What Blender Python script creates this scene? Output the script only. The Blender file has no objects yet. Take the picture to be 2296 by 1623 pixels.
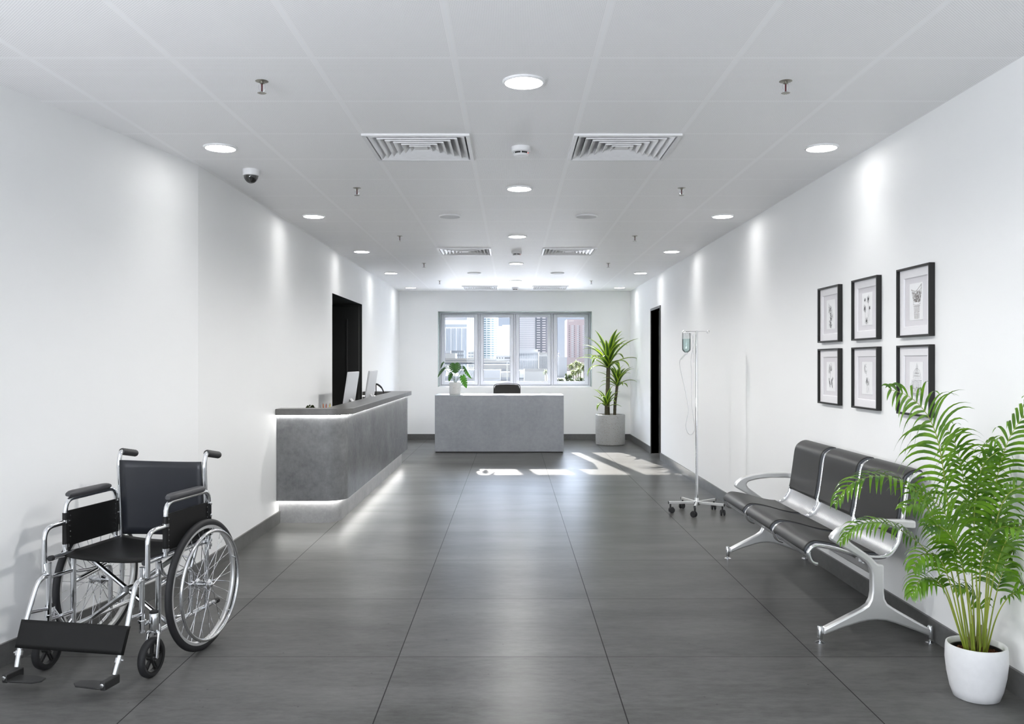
import bpy, bmesh, math, random
from mathutils import Vector, Matrix
PI = math.pi
S = bpy.context.scene
COL = S.collection

# ------------------------------------------------------------------ camera, world, sun, daylight fill, exposure
FPX = 30.0 / 36.0 * 2296          # focal length in pixels of the 2296 px wide frame
CAMH = 1.414                      # eye height
HC = 2.70                         # ceiling height
cam_d = bpy.data.cameras.new('camera'); cam_d.lens = 30; cam_d.sensor_width = 36; cam_d.sensor_fit = 'HORIZONTAL'
cam_d.clip_start = 0.05; cam_d.clip_end = 6000
cam = bpy.data.objects.new('camera', cam_d); COL.objects.link(cam)
cam.location = (0, 0, CAMH); cam.rotation_euler = (PI / 2, 0, 0); S.camera = cam

S.view_settings.view_transform = 'Standard'; S.view_settings.look = 'None'
S.view_settings.gamma = 1.0; S.view_settings.use_curve_mapping = False
S.view_settings.exposure = 0.14
S.cycles.max_bounces = 20; S.cycles.diffuse_bounces = 16; S.cycles.glossy_bounces = 5
S.cycles.transparent_max_bounces = 24
S.cycles.sample_clamp_indirect = 10.0

world = bpy.data.worlds.new('sky'); S.world = world; world.use_nodes = True
wn = world.node_tree; wn.nodes.clear()
w_out = wn.nodes.new('ShaderNodeOutputWorld'); w_bg = wn.nodes.new('ShaderNodeBackground')
w_tc = wn.nodes.new('ShaderNodeTexCoord'); w_sep = wn.nodes.new('ShaderNodeSeparateXYZ')
w_noise = wn.nodes.new('ShaderNodeTexNoise'); w_noise.inputs['Scale'].default_value = 7; w_noise.inputs['Detail'].default_value = 5
w_ramp = wn.nodes.new('ShaderNodeValToRGB')
w_ramp.color_ramp.elements[0].position = 0.45; w_ramp.color_ramp.elements[0].color = (0.66, 0.78, 0.98, 1)
w_ramp.color_ramp.elements[1].position = 0.72; w_ramp.color_ramp.elements[1].color = (0.95, 0.96, 1.0, 1)
wl = wn.links
def w_map(sock, a, b, c, d):
    n = wn.nodes.new('ShaderNodeMapRange'); n.interpolation_type = 'SMOOTHSTEP'; wl.new(sock, n.inputs[0])
    for i, x in enumerate((a, b, c, d)): n.inputs[i + 1].default_value = x
    return n.outputs[0]
wl.new(w_tc.outputs['Generated'], w_sep.inputs[0])
SKY_FRONT, SKY_BACK, SKY_HIGH = 0.80, 0.85, 30.0            # horizon ahead, horizon behind, bright hazy sky higher up around the sun
w_add = wn.nodes.new('ShaderNodeMath'); w_add.operation = 'MULTIPLY_ADD'
wl.new(w_map(w_sep.outputs['Z'], 0.10, 0.40, 0.0, SKY_HIGH), w_add.inputs[0]); wl.new(w_map(w_sep.outputs['Y'], 0.0, 0.45, 0.0, 1.0), w_add.inputs[1])
wl.new(w_map(w_sep.outputs['Y'], 0.6, -0.5, SKY_FRONT, SKY_BACK), w_add.inputs[2])
wl.new(w_tc.outputs['Generated'], w_noise.inputs['Vector']); wl.new(w_noise.outputs[0], w_ramp.inputs[0])
wl.new(w_ramp.outputs[0], w_bg.inputs['Color']); wl.new(w_add.outputs[0], w_bg.inputs['Strength'])
wl.new(w_bg.outputs[0], w_out.inputs[0])

def light(name, kind, loc, energy, color=(1, 1, 1), direction=None, **kw):
    d = bpy.data.lights.new(name, kind); d.energy = energy; d.color = color
    for k, v in kw.items(): setattr(d, k, v)
    o = bpy.data.objects.new(name, d); COL.objects.link(o); o.location = loc
    if direction is not None: o.rotation_euler = Vector(direction).to_track_quat('-Z', 'Y').to_euler()
    return o
light('sun', 'SUN', (-3, 30, 14), 20.0, (1.0, 0.96, 0.9), (0.165, -1.0, -0.44), angle=0.012)
# unseen fill lamp added behind the viewer as cool daylight, tilted at the ceiling
light('daylight_fill_behind', 'AREA', (0.4, -7.8, 1.30), 240, (0.86, 0.92, 1.0), (-0.03, 1.0, 0.5), shape='RECTANGLE', size=5.0, size_y=2.5)

light('daylight_fill_side', 'AREA', (-2.9, -0.4, 1.0), 285, (0.90, 0.94, 1.0), (1.0, 0.6, 2.0), shape='RECTANGLE', size=3.0, size_y=1.6)  # unseen fill lamp added at the left, aimed up to brighten the ceiling

# ------------------------------------------------------------------ helpers
def V(*a): return Vector(a)
def at(px, py, y):
    """world point seen at photo pixel (px, py) at depth y"""
    return Vector(((px - 1148) * y / FPX, y, CAMH - (py - 811.5) * y / FPX))

class MB:
    def __init__(s): s.v = []; s.f = []; s.uv = {}
    def add(s, vs, fs):
        b = len(s.v); s.v += [tuple(p) for p in vs]; s.f += [tuple(i + b for i in f) for f in fs]; return b
    def box(s, x0, x1, y0, y1, z0, z1):
        s.add([(x0, y0, z0), (x1, y0, z0), (x1, y1, z0), (x0, y1, z0), (x0, y0, z1), (x1, y0, z1), (x1, y1, z1), (x0, y1, z1)],
              [(0, 3, 2, 1), (4, 5, 6, 7), (0, 1, 5, 4), (1, 2, 6, 5), (2, 3, 7, 6), (3, 0, 4, 7)]); return s
    def obox(s, c, ax, ay, az):
        """box with centre c and half-axis vectors"""
        c, ax, ay, az = map(Vector, (c, ax, ay, az)); vs = []
        for k in (-1, 1):
            for (i, j) in ((-1, -1), (1, -1), (1, 1), (-1, 1)): vs.append(c + ax * i + ay * j + az * k)
        s.add(vs, [(0, 3, 2, 1), (4, 5, 6, 7), (0, 1, 5, 4), (1, 2, 6, 5), (2, 3, 7, 6), (3, 0, 4, 7)]); return s
    def tube(s, path, r, n=10, caps=True, closed=False):
        path = [Vector(p) for p in path]; m = len(path)
        rs = r if isinstance(r, (list, tuple)) else [r] * m
        if closed: ts = [(path[(i + 1) % m] - path[i - 1]).normalized() for i in range(m)]
        else:
            ts = [(path[min(i + 1, m - 1)] - path[max(i - 1, 0)]) for i in range(m)]
            ts = [t.normalized() if t.length > 1e-9 else Vector((0, 0, 1)) for t in ts]
        ref = Vector((0, 0, 1)) if abs(ts[0].z) < 0.9 else Vector((1, 0, 0))
        u = ts[0].cross(ref).normalized(); vs = []
        for i in range(m):
            u = (u - ts[i] * u.dot(ts[i])); u.normalize(); w = ts[i].cross(u)
            for k in range(n):
                a = 2 * PI * k / n; vs.append(path[i] + (u * math.cos(a) + w * math.sin(a)) * rs[i])
        fs = []
        for i in range(m if closed else m - 1):
            j = (i + 1) % m
            for k in range(n):
                k2 = (k + 1) % n; fs.append((i * n + k, i * n + k2, j * n + k2, j * n + k))
        if caps and not closed: fs += [tuple(range(n))[::-1], tuple((m - 1) * n + k for k in range(n))]
        s.add(vs, fs); return s
    def lathe(s, prof, c=(0, 0, 0), n=32, axis=(0, 0, 1), cap=True):
        """prof: list of (radius, height along axis)"""
        ax = Vector(axis).normalized(); ref = Vector((1, 0, 0)) if abs(ax.x) < 0.9 else Vector((0, 1, 0))
        u = (ref - ax * ref.dot(ax)).normalized(); w = ax.cross(u); c = Vector(c); vs = []
        for (r, h) in prof:
            for k in range(n):
                a = 2 * PI * k / n; vs.append(c + ax * h + (u * math.cos(a) + w * math.sin(a)) * max(r, 1e-5))
        fs = []
        for i in range(len(prof) - 1):
            for k in range(n):
                k2 = (k + 1) % n; fs.append((i * n + k, i * n + k2, (i + 1) * n + k2, (i + 1) * n + k))
        if cap: fs += [tuple(range(n))[::-1], tuple((len(prof) - 1) * n + k for k in range(n))]
        s.add(vs, fs); return s
    def cyl(s, p0, p1, r, n=16):
        return s.tube([p0, p1], r, n)
    def prism(s, poly, fn0, fn1):
        """poly 2-D outline; fn0/fn1 map a 2-D point to 3-D on either face"""
        n = len(poly); vs = [fn0(*p) for p in poly] + [fn1(*p) for p in poly]
        fs = [tuple(range(n))[::-1], tuple(range(n, 2 * n))]
        for i in range(n):
            j = (i + 1) % n; fs.append((i, j, j + n, i + n))
        s.add(vs, fs); return s
    def grid(s, rows, uvf=None):
        """rows: list of equal-length point lists"""
        m, n = len(rows), len(rows[0]); b = len(s.v)
        vs = [p for r in rows for p in r]
        fs = [(i * n + k, i * n + k + 1, (i + 1) * n + k + 1, (i + 1) * n + k) for i in range(m - 1) for k in range(n - 1)]
        s.add(vs, fs)
        if uvf:
            for i in range(m):
                for k in range(n): s.uv[b + i * n + k] = uvf(i, k)
        return s
    def build(s, name, material, parent=None, smooth=35, bevel=0, seg=2, origin=None, solid=0, subd=0):
        o0 = Vector(origin) if origin is not None else Vector((0, 0, 0))
        me = bpy.data.meshes.new(name)
        me.from_pydata([tuple(Vector(p) - o0) for p in s.v], [], s.f)
        bm = bmesh.new(); bm.from_mesh(me); bmesh.ops.recalc_face_normals(bm, faces=bm.faces)
        bm.to_mesh(me); bm.free()
        if s.uv:
            l = me.uv_layers.new(name='UVMap')
            for lp in me.loops: l.data[lp.index].uv = s.uv.get(lp.vertex_index, (0, 0))
        if smooth:
            me.polygons.foreach_set('use_smooth', [True] * len(me.polygons)); me.set_sharp_from_angle(angle=math.radians(smooth))
        me.materials.append(material)
        o = bpy.data.objects.new(name, me); COL.objects.link(o)
        if parent is not None: o.parent = parent
        elif origin is not None: o.location = o0
        if solid:
            m = o.modifiers.new('thick', 'SOLIDIFY'); m.thickness = solid; m.offset = 0
        if subd:
            m = o.modifiers.new('sub', 'SUBSURF'); m.levels = subd; m.render_levels = subd
        if bevel:
            m = o.modifiers.new('bev', 'BEVEL'); m.width = bevel; m.segments = seg; m.limit_method = 'ANGLE'; m.angle_limit = math.radians(40)
            m.harden_normals = False
        return o

def tag(o, label=None, cat=None, group=None, kind=None):
    if label: o['label'] = label
    if cat: o['category'] = cat
    if group: o['group'] = group
    if kind: o['kind'] = kind
    return o
def thing(name, label, cat, loc=(0, 0, 0), rz=0, group=None):
    o = bpy.data.objects.new(name, None); COL.objects.link(o); o.empty_display_size = 0.1
    o.location = loc; o.rotation_euler = (0, 0, rz)
    return tag(o, label, cat, group)
def struct(mb, name, m, **kw):
    return tag(mb.build(name, m, **kw), kind='structure')
def dup(root, loc, label=None, rz=None):
    r = root.copy(); COL.objects.link(r); r.location = loc
    if rz is not None: r.rotation_euler = (0, 0, rz)
    if label: r['label'] = label
    for ch in list(root.children):
        if ch.type == 'LIGHT': continue
        c = ch.copy(); COL.objects.link(c); c.parent = r
        for g in list(ch.children):
            d = g.copy(); COL.objects.link(d); d.parent = c
    return r
def fillet(pts, rad, n=6):
    pts = [Vector(p) for p in pts]; out = [pts[0]]
    for i in range(1, len(pts) - 1):
        p, a, b = pts[i], pts[i - 1], pts[i + 1]
        r = rad[i] if isinstance(rad, (list, tuple)) else rad
        d1 = (a - p); d2 = (b - p); l = min(r, d1.length * 0.49, d2.length * 0.49)
        q1 = p + d1.normalized() * l; q2 = p + d2.normalized() * l
        for k in range(n + 1):
            t = k / n; out.append(q1 * (1 - t) ** 2 + p * 2 * t * (1 - t) + q2 * t * t)
    out.append(pts[-1]); return out
def spline(pts, n=8, closed=False):
    pts = [Vector(p) for p in pts]; m = len(pts); out = []
    for i in range(m if closed else m - 1):
        if closed: p0, p1, p2, p3 = pts[i - 1], pts[i], pts[(i + 1) % m], pts[(i + 2) % m]
        else: p0, p1, p2, p3 = pts[max(i - 1, 0)], pts[i], pts[i + 1], pts[min(i + 2, m - 1)]
        for k in range(n):
            t = k / n
            out.append(0.5 * ((2 * p1) + (p2 - p0) * t + (2 * p0 - 5 * p1 + 4 * p2 - p3) * t * t + (3 * p1 - p0 - 3 * p2 + p3) * t ** 3))
    if not closed: out.append(pts[-1])
    return out
def ring(c, r, axis, n=48):
    ax = Vector(axis).normalized(); ref = Vector((0, 0, 1)) if abs(ax.z) < 0.9 else Vector((1, 0, 0))
    u = ax.cross(ref).normalized(); w = ax.cross(u); c = Vector(c)
    return [c + (u * math.cos(2 * PI * k / n) + w * math.sin(2 * PI * k / n)) * r for k in range(n)]

# ------------------------------------------------------------------ materials
class NT:
    """small node-tree writer"""
    def __init__(s, name):
        s.m = bpy.data.materials.new(name); s.m.use_nodes = True; s.t = s.m.node_tree; s.t.nodes.clear()
        s.out = s.n('ShaderNodeOutputMaterial')
    def n(s, ty, **kw):
        nd = s.t.nodes.new(ty)
        for k, v in kw.items(): setattr(nd, k, v)
        return nd
    def l(s, a, b): s.t.links.new(a, b)
    def put(s, sock, v):
        if isinstance(v, bpy.types.NodeSocket): s.l(v, sock)
        else: sock.default_value = v
    def math(s, op, a, b=0.0, c=0.0):
        nd = s.n('ShaderNodeMath', operation=op); s.put(nd.inputs[0], a); s.put(nd.inputs[1], b); s.put(nd.inputs[2], c); return nd.outputs[0]
    def mix(s, fac, a, b):
        nd = s.n('ShaderNodeMix', data_type='RGBA'); s.put(nd.inputs[0], fac); s.put(nd.inputs[6], a); s.put(nd.inputs[7], b); return nd.outputs[2]
    def noise(s, vec, scale, detail=4, rough=0.55, sc=(1, 1, 1)):
        if sc != (1, 1, 1):
            mp = s.n('ShaderNodeMapping'); s.l(vec, mp.inputs[0]); mp.inputs['Scale'].default_value = sc; vec = mp.outputs[0]
        nd = s.n('ShaderNodeTexNoise'); s.l(vec, nd.inputs['Vector']); nd.inputs['Scale'].default_value = scale
        nd.inputs['Detail'].default_value = detail; nd.inputs['Roughness'].default_value = rough; return nd.outputs[0]
    def ramp(s, fac, stops):
        nd = s.n('ShaderNodeValToRGB'); cr = nd.color_ramp
        while len(cr.elements) < len(stops): cr.elements.new(0.5)
        for e, (p, c) in zip(cr.elements, stops): e.position = p; e.color = (*c, 1) if len(c) == 3 else c
        s.l(fac, nd.inputs[0]); return nd.outputs[0]
    def mr(s, v, a, b, c, d):
        nd = s.n('ShaderNodeMapRange'); s.put(nd.inputs[0], v)
        for i, x in enumerate((a, b, c, d)): nd.inputs[i + 1].default_value = x
        return nd.outputs[0]
    def obj(s): return s.n('ShaderNodeTexCoord').outputs['Object']
    def xyz(s, v):
        nd = s.n('ShaderNodeSeparateXYZ'); s.l(v, nd.inputs[0]); return nd.outputs
    def bump(s, h, strength=0.2, dist=0.01):
        nd = s.n('ShaderNodeBump'); nd.inputs['Strength'].default_value = strength; nd.inputs['Distance'].default_value = dist; s.l(h, nd.inputs['Height']); return nd.outputs[0]
    def bsdf(s, color, rough=0.5, metal=0.0, spec=0.5, normal=None, **kw):
        b = s.n('ShaderNodeBsdfPrincipled')
        s.put(b.inputs['Base Color'], (*color, 1) if isinstance(color, tuple) and len(color) == 3 else color)
        s.put(b.inputs['Roughness'], rough); s.put(b.inputs['Metallic'], metal); b.inputs['Specular IOR Level'].default_value = spec
        if normal is not None: s.l(normal, b.inputs['Normal'])
        for k, v in kw.items(): s.put(b.inputs[k], v)
        return b.outputs[0]
    def done(s, sh): s.l(sh, s.out.inputs[0]); return s.m

def plain(name, c, rough=0.5, metal=0.0, spec=0.5, var=0.06, scale=30, bump=0.0, **kw):
    """plain surface with a faint procedural variation"""
    t = NT(name); o = t.obj(); nz = t.noise(o, scale)
    col = t.mix(nz, (*[x * (1 - var) for x in c], 1), (*[min(x * (1 + var), 1) for x in c], 1))
    nrm = t.bump(t.noise(o, scale * 6, 3), bump, 0.002) if bump else None
    return t.done(t.bsdf(col, rough, metal, spec, nrm, **kw))
def emit(name, c, s):
    t = NT(name); e = t.n('ShaderNodeEmission'); e.inputs[0].default_value = (*c, 1); e.inputs[1].default_value = s; return t.done(e.outputs[0])
def clear(name, tint=(1, 1, 1), gloss=0.05, rough=0.02):
    """thin clear glazing: mostly transmits, mirrors at grazing angles"""
    t = NT(name); tr = t.n('ShaderNodeBsdfTransparent'); tr.inputs[0].default_value = (*tint, 1)
    gl = t.n('ShaderNodeBsdfGlossy'); gl.inputs['Roughness'].default_value = rough
    lw = t.n('ShaderNodeLayerWeight'); lw.inputs[0].default_value = 0.25
    fac = t.mr(lw.outputs['Fresnel'], 0, 1, gloss, 0.8)
    mx = t.n('ShaderNodeMixShader'); t.l(fac, mx.inputs[0]); t.l(tr.outputs[0], mx.inputs[1]); t.l(gl.outputs[0], mx.inputs[2])
    return t.done(mx.outputs[0])

def line_mask(t, coord, off, pitch, half):
    """1 on lines at off + k*pitch"""
    a = t.math('SUBTRACT', coord, off - pitch / 2); a = t.math('WRAP', a, pitch, 0.0); a = t.math('SUBTRACT', a, pitch / 2)
    a = t.math('ABSOLUTE', a); return t.math('LESS_THAN', a, half)

def m_floor():
    t = NT('grey_concrete_tile'); o = t.obj(); x, y, z = t.xyz(o)
    big = t.noise(o, 1.6, 5, 0.6, (0.55, 1.6, 1)); fine = t.noise(o, 20, 9, 0.75, (0.5, 1.4, 1))
    # each tile shifts a little in tone
    fx = t.math('FLOOR', t.math('ADD', x, 0.544)); fy = t.math('FLOOR', t.math('SUBTRACT', y, 0.095))
    wn_ = t.n('ShaderNodeTexWhiteNoise', noise_dimensions='2D'); cx = t.n('ShaderNodeCombineXYZ'); t.l(fx, cx.inputs[0]); t.l(fy, cx.inputs[1]); t.l(cx.outputs[0], wn_.inputs['Vector'])
    v = t.math('ADD', t.math('MULTIPLY', big, 0.48), t.math('MULTIPLY', fine, 0.52)); v = t.math('ADD', v, t.math('MULTIPLY', t.math('SUBTRACT', wn_.outputs[0], 0.5), 0.05))
    base = t.ramp(v, [(0.33, (0.060, 0.060, 0.057)), (0.5, (0.115, 0.114, 0.110)), (0.67, (0.170, 0.169, 0.163))])
    vor = t.n('ShaderNodeTexVoronoi'); vor.inputs['Scale'].default_value = 9; t.l(o, vor.inputs['Vector'])
    pit = t.math('LESS_THAN', vor.outputs['Distance'], 0.045)
    base = t.mix(t.math('MULTIPLY', pit, 0.55), base, (0.03, 0.03, 0.03, 1))
    j = t.math('MAXIMUM', line_mask(t, x, -0.544, 1.0, 0.0026), line_mask(t, y, 0.095, 1.0, 0.0022))
    col = t.mix(t.math('MULTIPLY', j, 0.9), base, (0.020, 0.020, 0.020, 1))
    h = t.math('SUBTRACT', t.math('MULTIPLY', fine, 0.12), t.math('MULTIPLY', j, 1.0))
    nrm = t.bump(h, 0.14, 0.003)
    b = t.bsdf(col, t.mr(fine, 0.3, 0.7, 0.27, 0.38), 0, 0.3, nrm); t.put(b.node.inputs['Specular IOR Level'], t.mr(j, 0, 1, 0.07, 0.02))
    return t.done(b)
def m_ceiling():
    t = NT('perforated_white_metal'); o = t.obj(); x, y, z = t.xyz(o); P = 0.0125
    def holes(ox, oy):
        a = t.math('SUBTRACT', t.math('WRAP', t.math('ADD', x, ox), P, 0.0), P / 2); b = t.math('SUBTRACT', t.math('WRAP', t.math('ADD', y, oy), P, 0.0), P / 2)
        d = t.math('SQRT', t.math('ADD', t.math('MULTIPLY', a, a), t.math('MULTIPLY', b, b))); return t.math('LESS_THAN', d, 0.0017)
    hm = t.math('MAXIMUM', holes(0, 0), holes(P / 2, P / 2))
    rim = t.math('MAXIMUM', line_mask(t, x, -0.245, 0.6, 0.014), line_mask(t, y, 0.01, 0.6, 0.014))
    hm = t.math('MULTIPLY', hm, t.math('SUBTRACT', 1.0, rim))
    j = t.math('MAXIMUM', line_mask(t, x, -0.245, 0.6, 0.004), line_mask(t, y, 0.01, 0.6, 0.004))
    col = t.mix(t.math('MULTIPLY', hm, 0.58), (0.955, 0.95, 0.955, 1), (0.22, 0.225, 0.24, 1))
    col = t.mix(j, col, (0.96, 0.96, 0.97, 1))
    h = t.math('MULTIPLY', line_mask(t, x, -0.245, 0.6, 0.006), -1.0)
    return t.done(t.bsdf(col, 0.5, 0, 0.35))
def m_wall():
    t = NT('white_plaster'); o = t.obj(); nz = t.noise(o, 1.2, 4); f = t.noise(o, 160, 3)
    return t.done(t.bsdf(t.mix(nz, (0.86, 0.865, 0.865, 1), (0.89, 0.895, 0.895, 1)), 0.62, 0, 0.3, t.bump(f, 0.10, 0.002)))
def m_concrete(name, lo, hi, rough=0.5, scale=3.0):
    t = NT(name); o = t.obj(); a = t.noise(o, scale, 6, 0.65); b = t.noise(o, scale * 8, 6, 0.7); c = t.noise(o, scale * 40, 2, 0.5, (1, 1, 0.25))
    v = t.math('ADD', t.math('MULTIPLY', a, 0.6), t.math('ADD', t.math('MULTIPLY', b, 0.3), t.math('MULTIPLY', c, 0.1)))
    return t.done(t.bsdf(t.ramp(v, [(0.32, lo), (0.68, hi)]), rough, 0, 0.45, t.bump(b, 0.05, 0.003)))
def m_terrazzo(name, base=(0.38, 0.38, 0.365), scale=85, keep=0.15):
    t = NT(name); o = t.obj()
    vo = t.n('ShaderNodeTexVoronoi'); vo.inputs['Scale'].default_value = scale; t.l(o, vo.inputs['Vector'])
    vx = t.xyz(vo.outputs['Color'])
    chip = t.math('LESS_THAN', vo.outputs['Distance'], t.mr(vx[0], keep, 1.0, 0.0, 0.42))
    cc = t.ramp(vx[1], [(0.0, (0.16, 0.15, 0.13)), (0.5, (0.24, 0.19, 0.10)), (0.8, (0.30, 0.31, 0.30)), (1.0, (0.62, 0.62, 0.60))])
    b = t.mix(t.noise(o, 8), (*[q * 0.92 for q in base], 1), (*[min(1, q * 1.1) for q in base], 1))
    return t.done(t.bsdf(t.mix(chip, b, cc), 0.45, 0, 0.45))
def m_perforated():
    t = NT('perforated_steel'); uv = t.n('ShaderNodeUVMap').outputs[0]; u, v, _ = t.xyz(uv); P = 0.0125
    def holes(ox):
        a = t.math('SUBTRACT', t.math('WRAP', t.math('ADD', u, ox), P, 0.0), P / 2); b = t.math('SUBTRACT', t.math('WRAP', t.math('ADD', v, ox * 1.0), P, 0.0), P / 2)
        d = t.math('SQRT', t.math('ADD', t.math('MULTIPLY', a, a), t.math('MULTIPLY', b, b))); return t.math('LESS_THAN', d, 0.0027)
    h = t.math('MAXIMUM', holes(0), holes(P / 2))
    inside = t.math('MULTIPLY', t.math('GREATER_THAN', u, 0.035), t.math('LESS_THAN', u, 0.53)); h = t.math('MULTIPLY', h, inside)
    b = t.bsdf((0.52, 0.52, 0.525), 0.36, 0.9); tr = t.n('ShaderNodeBsdfTransparent'); mx = t.n('ShaderNodeMixShader')
    t.l(h, mx.inputs[0]); t.l(b, mx.inputs[1]); t.l(tr.outputs[0], mx.inputs[2]); return t.done(mx.outputs[0])
def m_leaf(name, dark, light_, rough=0.35, trans=0.25, scale=6):
    t = NT(name); o = t.obj(); nz = t.noise(o, scale, 3); col = t.mix(t.mr(nz, 0.3, 0.7, 0, 1), (*dark, 1), (*light_, 1))
    b = t.bsdf(col, rough, 0, 0.5); tl = t.n('ShaderNodeBsdfTranslucent'); t.l(t.mix(0.5, col, (*light_, 1)), tl.inputs[0])
    mx = t.n('ShaderNodeMixShader'); mx.inputs[0].default_value = trans; t.l(b, mx.inputs[1]); t.l(tl.outputs[0], mx.inputs[2]); return t.done(mx.outputs[0])
def m_striped_leaf():
    t = NT('variegated_dracaena_leaf'); uv = t.n('ShaderNodeUVMap').outputs[0]; u, v, _ = t.xyz(uv)
    e = t.math('ABSOLUTE', t.math('SUBTRACT', u, 0.5)); edge = t.mr(e, 0.20, 0.34, 0, 1)
    nz = t.noise(t.obj(), 9, 2); col = t.mix(t.math('MULTIPLY', edge, t.mr(nz, 0.3, 0.6, 0.6, 1.0)), (0.045, 0.10, 0.02, 1), (0.40, 0.56, 0.04, 1))
    b = t.bsdf(col, 0.35, 0, 0.5); tl = t.n('ShaderNodeBsdfTranslucent'); t.l(col, tl.inputs[0])
    mx = t.n('ShaderNodeMixShader'); mx.inputs[0].default_value = 0.35; t.l(b, mx.inputs[1]); t.l(tl.outputs[0], mx.inputs[2]); return t.done(mx.outputs[0])

M = dict(
    floor=m_floor(), ceiling=m_ceiling(), wall=m_wall(),
    skirting=m_concrete('grey_skirting', (0.088, 0.088, 0.086), (0.14, 0.14, 0.137), 0.42, 4),
    reveal=plain('grey_green_reveal', (0.22, 0.26, 0.235), 0.6),
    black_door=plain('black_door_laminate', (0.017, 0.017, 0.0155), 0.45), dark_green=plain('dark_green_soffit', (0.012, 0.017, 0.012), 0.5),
    counter=m_concrete('counter_concrete', (0.135, 0.139, 0.143), (0.255, 0.259, 0.263), 0.27, 2.6),
    counter_top=m_concrete('counter_top_concrete', (0.115, 0.113, 0.108), (0.17, 0.168, 0.162), 0.32, 6),
    plinth=m_concrete('pale_plinth_concrete', (0.26, 0.262, 0.265), (0.42, 0.42, 0.42), 0.45, 5),
    desk=m_concrete('desk_concrete', (0.25, 0.265, 0.29), (0.36, 0.375, 0.40), 0.42, 2.2),
    led=emit('led_strip_glow', (1.0, 0.99, 0.97), 26), lamp=emit('downlight_diffuser_glow', (1.0, 0.99, 0.98), 26),
    white=plain('white_painted_metal', (0.80, 0.80, 0.81), 0.4), off_white=plain('speaker_grille_grey', (0.52, 0.52, 0.53), 0.55),
    frame_grey=plain('pale_window_frame', (0.70, 0.71, 0.76), 0.4), gasket=plain('dark_gasket', (0.10, 0.10, 0.11), 0.5),
    glass=clear('window_glass', (1, 1, 1), 0.006), clear=clear('clear_plastic', (0.93, 0.95, 0.95), 0.10, 0.05), bottle=clear('clear_bottle', (0.90, 0.92, 0.92), 0.09, 0.03),
    liquid=clear('pale_teal_liquid', (0.80, 0.895, 0.885), 0.03, 0.05),
    chrome=plain('chrome', (0.84, 0.85, 0.87), 0.12, 1.0, var=0.02), alu=plain('satin_aluminium', (0.80, 0.80, 0.795), 0.36, 0.72, var=0.03),
    steel=plain('brushed_steel', (0.62, 0.62, 0.63), 0.3, 1.0, var=0.03),
    vinyl=plain('black_vinyl', (0.022, 0.024, 0.030), 0.36, 0, 0.5), vinyl_blk=plain('matt_black_vinyl', (0.008, 0.008, 0.008), 0.5, 0, 0.28),
    pad=plain('dark_grey_leatherette', (0.016, 0.0155, 0.015), 0.42, 0, 0.42, bump=0.03), piping=plain('blue_black_piping', (0.045, 0.05, 0.06), 0.35),
    rubber=plain('black_rubber', (0.022, 0.022, 0.024), 0.6, 0, 0.4), grip=plain('dark_grip_rubber', (0.035, 0.035, 0.036), 0.55),
    arm_pad=plain('charcoal_arm_pad', (0.06, 0.06, 0.065), 0.5, bump=0.04), black_pl=plain('black_plastic', (0.02, 0.02, 0.02), 0.4),
    perf=m_perforated(), frame_blk=plain('black_picture_frame', (0.012, 0.012, 0.0115), 0.45, 0, 0.4), mat_board=plain('white_mat_board', (0.80, 0.79, 0.81), 0.7, var=0.02),
    mount=plain('pale_mount_board', (0.68, 0.665, 0.69), 0.8, var=0.02), paper=plain('white_print_paper', (0.82, 0.82, 0.83), 0.8, var=0.02),
    ink=plain('grey_ink', (0.09, 0.09, 0.095), 0.8), ink_brown=plain('brown_ink', (0.13, 0.10, 0.085), 0.8),
    pot_white=plain('white_glazed_pot', (0.86, 0.86, 0.87), 0.32), soil=m_concrete('red_brown_soil', (0.05, 0.018, 0.008), (0.22, 0.085, 0.04), 0.95, 40),
    palm=m_leaf('palm_leaf', (0.020, 0.090, 0.006), (0.185, 0.380, 0.022), 0.20, 0.24, 13), palm_stem=m_leaf('palm_stem', (0.20, 0.27, 0.03), (0.40, 0.46, 0.06), 0.4, 0.05, 5),
    cane=m_concrete('dracaena_bark', (0.035, 0.035, 0.018), (0.11, 0.095, 0.055), 0.85, 30), drac=m_striped_leaf(), terrazzo=m_terrazzo('terrazzo_pot'),
    monstera=m_leaf('monstera_leaf', (0.012, 0.052, 0.007), (0.045, 0.145, 0.014), 0.3, 0.25, 8), pot_speck=m_terrazzo('pale_speckled_pot', (0.60, 0.60, 0.58), 75, 0.80),
    brass=plain('nickel_brass', (0.30, 0.29, 0.25), 0.3, 1.0), red_bulb=plain('dark_red_bulb', (0.10, 0.025, 0.03), 0.25), red_led=emit('red_indicator', (1.0, 0.25, 0.2), 1.2),
    dark=plain('dark_interior', (0.02, 0.02, 0.02), 0.6), monitor=plain('pale_grey_monitor_shell', (0.62, 0.63, 0.65), 0.35), screen=plain('black_screen', (0.01, 0.01, 0.012), 0.12),
    moss=m_leaf('dark_moss_leaf', (0.02, 0.035, 0.008), (0.06, 0.08, 0.02), 0.6, 0.1, 30), mesh_blk=plain('black_chair_mesh', (0.024, 0.023, 0.020), 0.8),
    pen_or=plain('orange_pencil', (0.55, 0.16, 0.04), 0.45), pen_red=plain('red_pencil', (0.36, 0.05, 0.04), 0.45), pen_yel=plain('yellow_pencil', (0.55, 0.38, 0.04), 0.45), pen_grey=plain('grey_pencil', (0.25, 0.25, 0.26), 0.45),
)

# ------------------------------------------------------------------ the room
XL, XR, YB, YK, YR = -2.05, 2.15, 15.52, 5.573, -8.0       # walls: left, right, back; kink of the left wall; rear end behind the viewer
SL = 0.2027                                               # slope of the angled part of the left wall
def xl(y): return XL - SL * (YK - y) if y < YK else XL
struct(MB().box(-5.4, 3.2, YR - 0.2, YB + 0.5, -0.12, 0), 'floor', M['floor'], smooth=0)

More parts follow.
